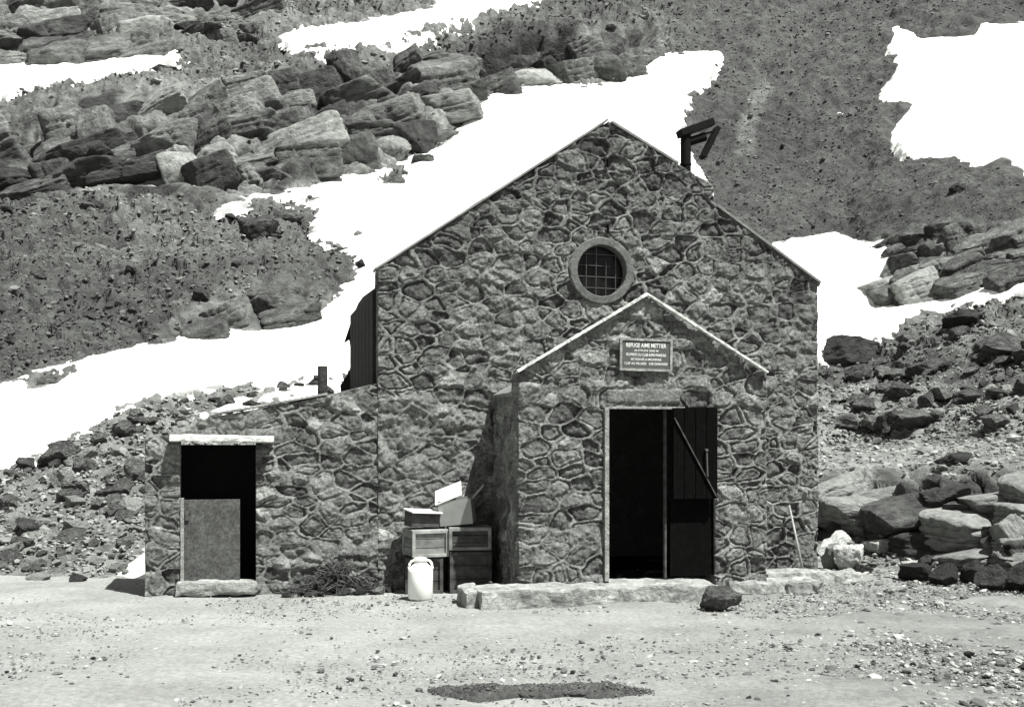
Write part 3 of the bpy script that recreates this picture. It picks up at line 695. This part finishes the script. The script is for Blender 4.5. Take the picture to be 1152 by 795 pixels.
# round window
rt_ = MB(); n = 56
prof = [(wr, .0), (wr, -.046), (wr+.008, -.052), (wr+.078, -.050), (wr+.090, -.036), (wr+.092, .06), (wr, .06)]
rings = [[rt_.bm.verts.new((wc[0]+r*math.cos(6.28318*i/n)*(1+.008*math.sin(3*i)), y+.0, wc[1]+r*math.sin(6.28318*i/n)*(1+.006*math.sin(2.3*i)))) for i in range(n)] for r, y in prof[:-1]]
rings.append([rt_.bm.verts.new((wc[0]+wr*math.cos(6.28318*i/n), .12, wc[1]+wr*math.sin(6.28318*i/n))) for i in range(n)])
for A_, B_ in list(zip(rings, rings[1:]))+[(rings[-1], rings[0])]:
    for i in range(n): rt_.bm.faces.new((A_[i], B_[i], B_[(i+1) % n], A_[(i+1) % n]))
bmesh.ops.recalc_face_normals(rt_.bm, faces=rt_.bm.faces[:])
win = rt_.build('round_window', M['ring'], hut)
mb = MB(); mb.tube((wc[0], .085, wc[1]), (wc[0], .10, wc[1]), wr-.003, n=48); mb.build('pane', M['glass'], win)
mb = MB()
for k_ in (-1, 0, 1, 2):
    x = wc[0]+k_*.115-.05; q = math.sqrt(max(wr*wr-(x-wc[0])**2, 0))-.004; mb.tube((x, .03, wc[1]-q), (x+.006, .03, wc[1]+q*(1 if k_ != 1 else .42)), .0042, n=6)
for k_ in (-2, -1, 0, 1):
    z = wc[1]+k_*.125+.07; q = math.sqrt(max(wr*wr-(z-wc[1])**2, 0))-.004; mb.tube((wc[0]-q, .038, z), (wc[0]+q*(.45 if k_ == 0 else 1), .038, z-.01), .0042, n=6)
mb.build('grille', M['wire'], win)
for py in (184, 258):  # raised black blocks standing in for the dark of two wall slots
    x, z = fp(683, py); mb = MB(); mb.box((x, -.035, z), (.018, .05, .10), bev=.004); mb.build('slot_block', M['blackmetal'], hut)
# ---- porch
p_e0 = fp(583, 419, PD)[1]; pap = fp(726, 334, PD); p_e1 = fp(860, 420, PD)[1]
lx0, lz0 = fp(683, 438, PD); lx1, lz1 = fp(765, 453, PD)
o_ = sheet('porch_wall', (pa0, -PD, 0), (1, 0, 0), (0, -1, 0), pa1-pa0, [(0, p_e0), (pap[0]-pa0, pap[1]), (pa1-pa0, p_e1)], -.05,
      [('rect', da0-pa0, da1-pa0, -.2, dtop)], 8, hut, thick=.25, cell=(.27, .15), flat_rows=[(lx0-pa0, lx1-pa0, lz1, lz0, .25)])
sheet('porch_side_wall', (pa0, 0, 0), (0, -1, 0), (-1, 0, 0), PD-.002, [(0, p_e0-.2), (PD-.26, p_e0-.2), (PD-.25, p_e0), (PD, p_e0)], -.05, [], 14, hut, thick=.22, res=.016)
mb = MB(); mb.box((pa1-.12, -PD/2+.1, p_e1/2-.12), (.22, PD-.3, p_e1-.28)); mb.build('porch_side_wall', M['mortar'], hut)
slope(pa0+.0, p_e0-.23, pap[0], pap[1]-.23, -PD+.2, .0, .045, 'porch_roof', M['roof'], hut, .004)
slope(pap[0]+.003, pap[1]-.23, pa1+.0, p_e1-.24, -PD+.2, .0, .045, 'porch_roof', M['roof'], hut, .004)
for (x0, z0, x1, z1, nn) in ((pa0-.02, p_e0-.012, pap[0], pap[1]+.002, 0), (pap[0]+.002, pap[1]+.0, pa1-.01, p_e1-.012, 1)):
    mb = MB(); dx, dz = x1-x0, z1-z0; L = math.hypot(dx, dz); nn_ = 40
    pts = []; th_ = .023
    for k_ in range(nn_):
        t = k_/nn_; c = (x0+dx*(t+.5/nn_), -PD-.05+random.uniform(-.004, .004), z0+dz*(t+.5/nn_)+.022)
        mb.box(c, (L/nn_*1.01, .06, th_*random.uniform(.75, 1.25)), Matrix.Rotation(-math.atan2(dz, dx), 3, 'Y'))
    mb.build('porch_coping', M['coping'], hut)
# doorway: jamb, head, leaves
jx0, jh = fp(679, 457, PD+.03)
mb = MB(); mb.box(((jx0+da0)/2+.005, -PD-.01, (STEP+dtop)/2), (.045, .07, dtop-STEP), bev=.004); fr = mb.build('door_frame', M['slab'], hut)
mb = MB(); mb.box(((da0+fp(768, 458, PD)[0])/2, -PD-.012, dtop-.004), (fp(768, 458, PD)[0]-da0+.02, .06, .026), bev=.004); mb.build('door_head', M['slab'], fr)
cx0 = fp(748, 500, PD)[0]; cx1 = fp(752.5, 500, PD)[0]
mb = MB(); mb.box(((cx0+cx1)/2, -PD+.06, (STEP+dtop)/2), (.022, .05, dtop-STEP-.01), bev=.003); ds = mb.build('door_stile', M['woodd'], fr)
ul1, uz0 = fp(808, 561, PD+.06)
mb = MB(); ml = fp(756, 561, PD+.02)[1]
mb.box(((cx1+da1)/2+.015, -PD+.05, (STEP+.02+ml)/2), (da1-cx1-.02, .04, ml-STEP-.03)); low = mb.build('lower_door_leaf', M['doorw'], hut)
mb = MB()
for k_ in range(4):
    wv = (ul1-cx1-.03)/4; mb.box((cx1+.02+wv*(k_+.5), -PD-.055, (uz0+dtop)/2), (wv-.006, .035, dtop-uz0-.01), bev=.003)
up_ = mb.build('upper_door_leaf', M['doorw'], hut)
p0, p1 = fp(759, 470, PD+.085), fp(806, 558, PD+.085)
mb = MB(); c = Vector(((p0[0]+p1[0])/2, -PD-.085, (p0[1]+p1[1])/2)); dx, dz = p1[0]-p0[0], p1[1]-p0[1]
mb.box(c, (math.hypot(dx, dz), .012, .012), Matrix.Rotation(-math.atan2(dz, dx), 3, 'Y')); mb.build('brace', M['woodd'], up_)
p0, p1 = fp(795, 506, PD+.10), fp(796, 536, PD+.10)
mb = MB(); mb.tube((p0[0], -PD-.10, p0[1]), (p1[0], -PD-.10, p1[1]), .009); mb.tube((p0[0], -PD-.075, p0[1]), (p0[0], -PD-.115, p0[1]), .014); mb.build('handle', M['wire'], up_)
# ---- annex
aw = -a_annex
atop = [fp(*q) for q in [(163,492),(191,489),(212,478),(235,469),(300,459),(366,446),(425,431)]]
atop = [(x+aw, z) for x, z in atop]; atop[0] = (0, atop[0][1]); atop[-1] = (aw, atop[-1][1])
ax0, ah1 = fp(203, 496); ax1 = fp(288, 496)[0]; ah0 = fp(240, 656)[1]
sheet('annex_wall', (a_annex, 0, 0), (1, 0, 0), (0, -1, 0), aw, atop, -.05, rib_s=.7, holes=[('rect', ax0+aw, ax1+aw, ah0, ah1)], seed=21, parent=hut, thick=.25, cell=(.30, .115), bright=[fp(372, 478)+(0.0,)][:0],
      rough_zone=(fp(310, 600)[0]+aw, fp(430, 600)[0]+aw, 0, .55))
ad = .85
mb = MB(); mb.box((a_annex+.12, ad/2+.13, .8), (.236, ad-.24, 1.62)); mb.build('annex_side_wall', M['mortar'], hut)
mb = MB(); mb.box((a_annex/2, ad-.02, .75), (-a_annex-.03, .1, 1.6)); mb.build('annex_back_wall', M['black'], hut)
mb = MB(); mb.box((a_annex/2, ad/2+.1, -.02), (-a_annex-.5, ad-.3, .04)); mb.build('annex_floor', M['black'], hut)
rx = [fp(*q) for q in [(165,492),(191,489.5),(212,478.5),(234,470),(366,444),(424,430)]]
mb = MB()
for (x0, z0), (x1, z1) in zip(rx, rx[1:]):
    mb.poly([(x0, .06, z0-.03), (x1, .06, z1-.03), (x1, .06, z1-.005), (x0, .06, z0-.005)], (0, ad, 0))
mb.build('annex_roof', M['mortar'], hut)
mb = MB(); p0, p1 = fp(236, 467.5), fp(368, 444); p2 = fp(424, 430.5)
mb.poly([(p0[0], -.04, p0[1]), (p1[0], -.04, p1[1]), (p1[0], -.04, p1[1]+.022), (p0[0], -.04, p0[1]+.022)], (0, .5, 0))
mb.build('annex_roof_edge', M['slab'], hut)
mb = MB(); p0, p1 = fp(191, 492), fp(308, 494); mb.box(((p0[0]+p1[0])/2, -.03, (p0[1]+p1[1])/2), (p1[0]-p0[0], .26, .062), Matrix.Rotation(math.radians(1), 3, 'Y'), bev=.01).rough(4, .010, 6); mb.build('annex_lintel', M['coping'], hut)
mb = MB(); p0, p1 = fp(197, 656), fp(288, 668); mb.box(((p0[0]+p1[0])/2, -.02, .075), (p1[0]-p0[0], .30, .14), bev=.03).rough(4, .02, 4, 5); mb.build('annex_sill', M['slab'], hut)
p0, p1 = fp(207, 562, -.06), fp(270, 656, -.06)
mb = MB(); mb.box(((p0[0]+p1[0])/2, .06, (p0[1]+p1[1])/2), (p1[0]-p0[0], .03, p0[1]-p1[1]), bev=.004); ado = mb.build('annex_door', M['doorr'], hut)
mb = MB(); mb.tube((p0[0]+.03, .03, p0[1]-.17), (p0[0]+.07, .02, p0[1]-.10), .009); mb.box((p0[0]+.035, .035, p0[1]-.16), (.04, .02, .10)); mb.build('latch', M['wire'], ado)
mb = MB(); p0, p1 = fp(205, 560), fp(205, 656); mb.box((p0[0], -.0, (p0[1]+p1[1])/2), (.035, .05, p0[1]-p1[1]), bev=.004); mb.build('annex_door_jamb', M['slab'], hut)
x, z = fp(363, 432, -.5); mb = MB(); mb.tube((x, .5, z-.15), (x, .5, z+.20), .055, n=18); mb.tube((x-.10, .5, z+.07), (x, .5, z+.07), .03); mb.build('vent_pipe', M['darkrock'], hut)
# ---- stove pipe with its battered cowl
so_ = -.5
def fq(px, py, o=so_): a_, h_ = fp(px, py, o); return (a_, -o, h_)
mb = MB(); mb.tube(fq(771.5, 205), fq(771.5, 150), .062, n=20); mb.tube(fq(771.5, 186), fq(771.5, 184), .07, n=20); sp = mb.build('stove_pipe', M['blackmetal'], hut)
mb = MB(); mb.tube(fq(774, 160), fq(793, 154), .052, n=18); mb.build('pipe_elbow', M['blackmetal'], sp)
def plate(a_, b_, wid, th_, name, dy=.0):
    a_, b_ = Vector(fq(*a_)), Vector(fq(*b_)); d = b_-a_; c = (a_+b_)/2; c.y += dy
    mb = MB(); mb.box(c, (d.length, wid, th_), Matrix.Rotation(-math.atan2(d.z, d.x), 3, 'Y'), bev=.008); return mb.build(name, M['blackmetal'], sp)
plate((764,151), (801,138), .17, .085, 'cowl_hood'); plate((790,178), (807,144), .14, .055, 'cowl_flap'); plate((793,151), (805,147), .02, .02, 'cowl_strap')

# ------------------------------------------------------------------ name plaque over the door
q0, q1 = fp(697, 417, PD+.04), fp(756, 381.5, PD+.04); pw, ph = q1[0]-q0[0], q1[1]-q0[1]
sg = empty('plaque', wl((q0[0]+q1[0])/2, PD+.035, (q0[1]+q1[1])/2), TH); tag(sg, 'lettered rectangular name plaque fixed to the porch gable over the door', 'sign')
sg.rotation_euler = (0, math.radians(.8), TH)
mb = MB(); mb.box((0, 0, 0), (pw, .022, ph), bev=.003); mb.build('panel', M['plate'], sg)
mb = MB()
for z in (-1, 1): mb.box((0, -.014, z*(ph/2-.012)), (pw, .012, .024))
for x in (-1, 1): mb.box((x*(pw/2-.012), -.0145, 0), (.024, .012, ph-.02))
mb.build('frame', M['slab'], sg)
def text(s, z, hgt, wid):
    cu = bpy.data.curves.new('t', 'FONT'); cu.body = s; cu.size = 1; cu.align_x = 'CENTER'; cu.align_y = 'CENTER'; cu.offset = .012; cu.extrude = .02
    ob = bpy.data.objects.new('t', cu); C.objects.link(ob); bpy.context.view_layer.update()
    me = bpy.data.meshes.new_from_object(ob.evaluated_get(bpy.context.evaluated_depsgraph_get())); bpy.data.objects.remove(ob)
    P = np.array([v.co[:] for v in me.vertices]); sz_ = P.max(0)-P.min(0); cen = (P.max(0)+P.min(0))/2
    for v in me.vertices:
        x_, y_ = (v.co.x-cen[0])/sz_[0]*wid, (v.co.y-cen[1])/sz_[1]*hgt; v.co = (x_, -.013-v.co.z*.02, z+y_)
    me.materials.clear(); me.materials.append(M['white']); link('lettering', me, None, sg)
text('REFUGE AIME METTIER', ph*.29, ph*.13, pw*.76); text('ALTITUDE 2500 M', ph*.13, ph*.06, pw*.46)
text('PROPRIETE DU CLUB ALPIN FRANCAIS', -.0*ph, ph*.085, pw*.76); text('SECTION DE LA MAURIENNE', -ph*.14, ph*.07, pw*.58); text('CLEF AU VILLAGE   SUR DEMANDE', -ph*.27, ph*.075, pw*.82)

# ------------------------------------------------------------------ doorstep and slabs
t = empty('doorstep', wl(fp(650, 670, PD+.3)[0], PD+.3, 0), TH); tag(t, 'long low concrete doorstep in front of the porch', 'step')
def loc_box(par, base_a, base_off, a0, a1, o0, o1, z0, z1, name, m, bev=.02, cuts=4, amp=.012, sc_=5, seed=0):
    mb = MB(); mb.box(((a0+a1)/2-base_a, -((o0+o1)/2-base_off), (z0+z1)/2), (a1-a0, o1-o0, z1-z0), bev=bev).rough(cuts, amp, sc_, seed); return mb.build(name, m, par)
ba = fp(650, 670, PD+.3)[0]
xa = fp(541, 670, PD+.52)[0]
loc_box(t, ba, PD+.3, fp(520, 670, PD+.2)[0], xa+.06, PD-.15, PD+.38, -.03, STEP-.012, 'rough_end', M['slab'], .03, 4, .022, 4, 3)
loc_box(t, ba, PD+.3, xa, fp(684, 670, PD+.5)[0], PD-.03, PD+.52, -.03, STEP, 'slab', M['slab'], .018, 5, .014, 5, 4)
loc_box(t, ba, PD+.3, fp(685, 670, PD+.5)[0], fp(812, 670, PD+.5)[0], PD-.2, PD+.42, -.03, STEP-.01, 'slab', M['slab'], .018, 5, .014, 5, 9)
def slab_thing(px0, px1, off0, off1, z1, label, seed, m='slab', amp=.02):
    a0, a1 = fp(px0, 670, off1)[0], fp(px1, 670, off1)[0]; b = (a0+a1)/2; ob = (off0+off1)/2
    mb = MB(); mb.box((0, 0, z1/2-.02), (a1-a0, off1-off0, z1+.04), bev=.03, jit=.02).rough(5, amp, 4, seed); o = mb.build('stone_slab', M[m]); o.location = wl(b, ob, 0); o.rotation_euler = (0, 0, TH+random.uniform(-.05, .05)); return tag(o, label, 'slab')
slab_thing(822, 926, PD-.25, PD+.12, .12, 'long flat pale slab beside the round rock right of the doorstep', 31)
slab_thing(866, 940, .28, .62, .14, 'pale stone slab at the foot of the right wall, under the leaning pole', 32)
slab_thing(930, 975, .30, .60, .12, 'short broken slab right of the leaning pole', 33, amp=.03)
slab_thing(885, 925, PD-.12, PD+.16, .10, 'small block at the end of the long flat slab', 34, 'mortar', .03)
# leaning pole
p0 = Vector(wl(*[fp(903, 647, .42)[0], .42, .14])); p1 = Vector(wl(fp(888, 568, .06)[0], .06, fp(888, 568, .06)[1]))
mb = MB(); mb.tube((0, 0, 0), p1-p0, .016, .010, 10); pole = mb.build('wooden_pole', M['woodp'], None, True); pole.location = p0
tag(pole, 'thin pale wooden pole leaning against the right wall', 'pole')

# ------------------------------------------------------------------ churn
cp = gp(473, 673); t = empty('milk_churn', cp, TH); tag(t, 'white metal churn with two dark handle gaps standing before the crates', 'churn')
s = cp[1]/F; r = 14*s; H_ = 47*s
mb = MB(); mb.lathe([(r*.93, 0), (r, .01), (r, H_*.66), (r*.97, H_*.69), (r*.80, H_*.77), (r*.56, H_*.84), (r*.50, H_*.87), (r*.50, H_*.90)], 36); mb.build('body', M['tin'], t, True)
mb = MB(); mb.lathe([(r*.56, H_*.895), (r*.56, H_*.95), (r*.42, H_*.985), (r*.15, H_*1.0)], 28); mb.build('lid', M['tin'], t, True)
for sx in (-1, 1):
    mb = MB(); pts = [(sx*r*.90, H_*.67), (sx*r*.95, H_*.77), (sx*r*.86, H_*.86), (sx*r*.70, H_*.91), (sx*r*.45, H_*.92)]
    for (xa_, za_), (xb_, zb_) in zip(pts, pts[1:]): mb.tube((xa_, -.015, za_), (xb_, -.015, zb_), r*.10, n=10)
    mb.build('handle', M['tin'], t, True)

# ------------------------------------------------------------------ crates and boxes by the porch
def crate(px0, px1, pt, pb, off, dep, z0, z1, label, rz=0, body='wood', fr_='wood', name='wooden_crate', slats=3):
    a0, a1 = fp(px0, pt, off)[0], fp(px1, pt, off)[0]; wd = a1-a0; hh = z1-z0
    t = empty(name, wl((a0+a1)/2, off-dep/2, z0), TH+rz); tag(t, label, 'crate', 'crates stacked beside the porch')
    mb = MB(); mb.box((0, 0, hh/2), (wd-.05, dep-.05, hh-.02)); nb = 3
    for y in (-1, 1):
        for k_ in range(nb): mb.box((random.uniform(-.003, .003), y*(dep/2-.02), hh/nb*(k_+.5)), (wd-.02, .016, hh/nb-.009), bev=.002)
    for x in (-1, 1):
        for k_ in range(nb): mb.box((x*(wd/2-.02), 0, hh/nb*(k_+.5)), (.014, dep-.03, hh/nb-.009), bev=.002)
    mb.build('box', M[body], t)
    f_ = .034
    for y in (-dep/2, dep/2):
        mb = MB()
        for z in (f_/2, hh-f_/2): mb.box((0, y, z), (wd, .02, f_), bev=.003)
        for x in (-1, 1): mb.box((x*(wd/2-f_/2), y, hh/2), (f_, .024, hh-.01), bev=.003)
        mb.build('frame', M[fr_], t)
    mb = MB()
    for k_ in range(slats): mb.box((0, 0, hh+.004), (wd-.01, .001, .001))
    mb.bm.free()
    mb = MB(); n_ = 3
    for k_ in range(n_): mb.box((0, -dep/2+dep/n_*(k_+.5), hh-.002), (wd-.004, dep/n_-.008, .014), bev=.002)
    mb.build('lid', M[fr_], t)
    return t
hA = [.31, .63]
zc = fp(480, 628, .42)[1]; zt = fp(480, 596, .42)[1]
crate(458, 500, 640, 660, .40, .34, 0, zc, 'dark bottom crate behind the white churn', rz=-.1, body='woodd', fr_='woodd')
crate(460, 503, 600, 620, .45, .34, zc+.016, zt, 'pale framed wooden crate directly above the churn', rz=.16, body='wood', fr_='woodp')
za = fp(525, 620, .42)[1]; zb = fp(525, 593, .42)[1]
crate(506, 553, 640, 655, .46, .36, 0, za, 'dark bottom crate of the right stack, next to the doorstep', body='woodd', fr_='woodd')
crate(507, 554, 600, 615, .47, .34, za+.016, zb, 'brown wooden crate under the open carton', rz=-.09, body='woodd', fr_='wood')
# small case on the framed crate
zq = fp(478, 576, .4)[1]; a0, a1 = fp(459, 585, .42)[0], fp(494, 585, .42)[0]
t = empty('carton', wl((a0+a1)/2, .28, zt+.016), TH+.12); t.rotation_euler = (0, .05, TH+.2); t.location.z += .009; tag(t, 'dark closed box with a bright flat lid on the framed crate', 'box')
mb = MB(); mb.box((0, 0, (zq-zt)/2-.01), (a1-a0-.02, .24, zq-zt-.03)); mb.build('box', M['woodd'], t)
mb = MB(); mb.box((0, -.02, zq-zt-.018), (a1-a0+.01, .30, .012), Matrix.Rotation(math.radians(4), 3, 'X')); mb.build('lid', M['cardw'], t)
# open carton with flaps
zt2 = zb+.016; zu = fp(515, 563, .42)[1]; a0, a1 = fp(500, 575, .44)[0], fp(537, 575, .44)[0]; wd = a1-a0; hh = zu-zt2; dp = .24
t = empty('open_carton', wl((a0+a1)/2, .30, zt2), TH-.35); t.rotation_euler = (.06, -.10, TH-.35); t.location.z += .018; tag(t, 'open cardboard carton with raised bright flaps on top of the right stack', 'carton')
mb = MB()
for y in (-1, 1): mb.box((0, y*dp/2, hh/2), (wd, .008, hh))
for x in (-1, 1): mb.box((x*(wd/2-.004), 0, hh/2), (.008, dp-.01, hh))
mb.box((0, 0, .006), (wd-.02, dp-.012, .008)); mb.build('box', M['card'], t)
mb = MB(); mb.box((-.075, -.0, hh+.065), (.30, .29, .008), Matrix.Rotation(math.radians(-16), 3, 'Y') @ Matrix.Rotation(math.radians(26), 3, 'X')); mb.build('flap', M['cardw'], t)
mb = MB(); mb.box((wd/2+.07, -.03, hh+.055), (.20, .11, .008), Matrix.Rotation(math.radians(-42), 3, 'Y') @ Matrix.Rotation(math.radians(10), 3, 'X')); mb.build('flap', M['card'], t)
# little white pebble on the doorstep
p = wl(fp(551, 652, PD-.1)[0], PD-.05, STEP); put_rock(p, .045, .035, 'pebble', 'small white pebble on the left end of the doorstep', 'pebble', kind='palerock', tilt=.1)

# ------------------------------------------------------------------ brushwood against the annex wall
mb = MB(); rb = random.Random(5)
for k_ in range(420):
    px = rb.gauss(378, 24); px = min(max(px, 318), 430); hh = max(0, 1-abs(px-382)/62)*.34*rb.random()
    a_ = fp(px, 650, .15)[0]; o = rb.uniform(.03, .34)*(1-hh); L = rb.choice((.05, .08, .12, .22)); an = rb.uniform(-1.2, 1.6); c = Vector((a_, -o, hh+.01))
    d = Vector((math.cos(an), rb.uniform(-.4, .4), math.sin(an)*.8))*L/2; mb.tube(c-d, c+d, rb.uniform(.004, .011), .003, 5)
o = mb.build('brushwood', M['brush']); o.location = (O[0], O[1], 0); o.rotation_euler = (0, 0, TH); tag(o, 'heap of dark dead brushwood against the foot of the annex wall', None, None, 'stuff')
rg = random.Random(3)
for k_ in range(22):
    px = rg.uniform(310, 440); p = wl(fp(px, 660, .12)[0], rg.uniform(.08, .3), 0); put_rock(p, rg.uniform(.07, .2), rg.uniform(.05, .11), 'stone', 'loose stone at the foot of the annex wall by the brushwood', 'stone', 'stones at the foot of the annex wall', random.choice(('rock', 'palerock', 'darkrock')))
# snow wedge in the corner left of the annex
a_ = a_annex
mb = MB(); pts = [(-.02, 0), (-.30, .02), (-.50, .0)]
mb.poly([(a_-.01, -.95, -.02), (a_-.01, -.50, -.02), (a_-.01, -.50, .05), (a_-.01, -.95, .2)], (-.02, 0, 0)); mb.bm.free()
bm = bmesh.new(); N_ = 14; g = {}
for i in range(N_+1):
    for j in range(N_+1):
        u_ = i/N_; w_ = j/N_; x = -.62*u_*(1-.25*w_); z = .30*(1-u_)**1.1*min(1, w_*3.0)+.01*math.sin(7*u_+5*w_)-.02
        g[i, j] = bm.verts.new((a_+.12+x*1.25-.05*w_, 1.45+w_*.9+.1*u_, z*1.6))
for i in range(N_):
    for j in range(N_): bm.faces.new((g[i, j], g[i, j+1], g[i+1, j+1], g[i+1, j]))
bmesh.ops.recalc_face_normals(bm, faces=bm.faces[:])
me = bpy.data.meshes.new('snow'); bm.to_mesh(me); bm.free(); [setattr(pp, 'use_smooth', True) for pp in me.polygons]
a9 = me.attributes.new('tone', 'FLOAT', 'POINT'); a9.data.foreach_set('value', np.full(len(me.vertices), .86, np.float32))
o = link('snow_wedge', me, M['snow']); o.location = (O[0], O[1], 0); o.rotation_euler = (0, 0, TH); tag(o, kind='structure')
# dark strip of turf in the foreground
tx = np.linspace(-1, 1, 150); ty = np.linspace(-1, 1, 46); TX, TY = np.meshgrid(tx, ty); c0 = gp(608, 779)
wob = .22*np.interp(TX, [-1, -.55, -.2, .2, .6, 1], [.6, .95, .45, .55, .8, .4])
Px = np.stack([TX.ravel()*.75, TY.ravel()*.3, np.zeros(TX.size)], 1)
edge = np.sqrt((TX.ravel()/1.0)**4+(TY.ravel()/1.0)**2)
yy = TY.ravel()*(wob.ravel()*1.0+.03); nz = fbm(Px*9, 3, 77); nz2 = fbm(Px*40, 3, 78)
zz = np.clip(1-edge**2.2, -.2, 1)*.035+.010*nz+.008*nz2-.004
VV = np.stack([c0[0]+TX.ravel()*.725+.02*nz, c0[1]+yy+.03*nz+.03*np.sin(TX.ravel()*4), zz+.012], 1)
VV[:, 2] = np.where(edge > 1.0, -.02, VV[:, 2])
ti = (np.arange(45)[:, None]*150+np.arange(149)[None, :]).ravel()
o = link('turf_patch', mesh_np('turf_patch', VV, np.stack([ti, ti+1, ti+151, ti+150], 1)), M['moss']); tag(o, 'low dark strip of turf on the pale gravel in the foreground', None, None, 'stuff')

n = 900; ax_ = RNG.uniform(-1, 1, n); ay_ = RNG.normal(0, .38, n)
wv_ = .22*np.interp(ax_, [-1, -.55, -.2, .2, .6, 1], [.6, .95, .45, .55, .8, .4])
pos = np.stack([c0[0]+ax_*.73, c0[1]+ay_*(wv_+.03)+.03*np.sin(ax_*4), .012+.035*np.clip(1-ay_**2-ax_**4, 0, 1)], 1)
stone_cloud('turf_pebbles', pos, RNG.uniform(.003, .012, n), RNG.uniform(.05, .22, n), I1, 'small pebbles and clods caught in the dark turf strip', flat=.6)
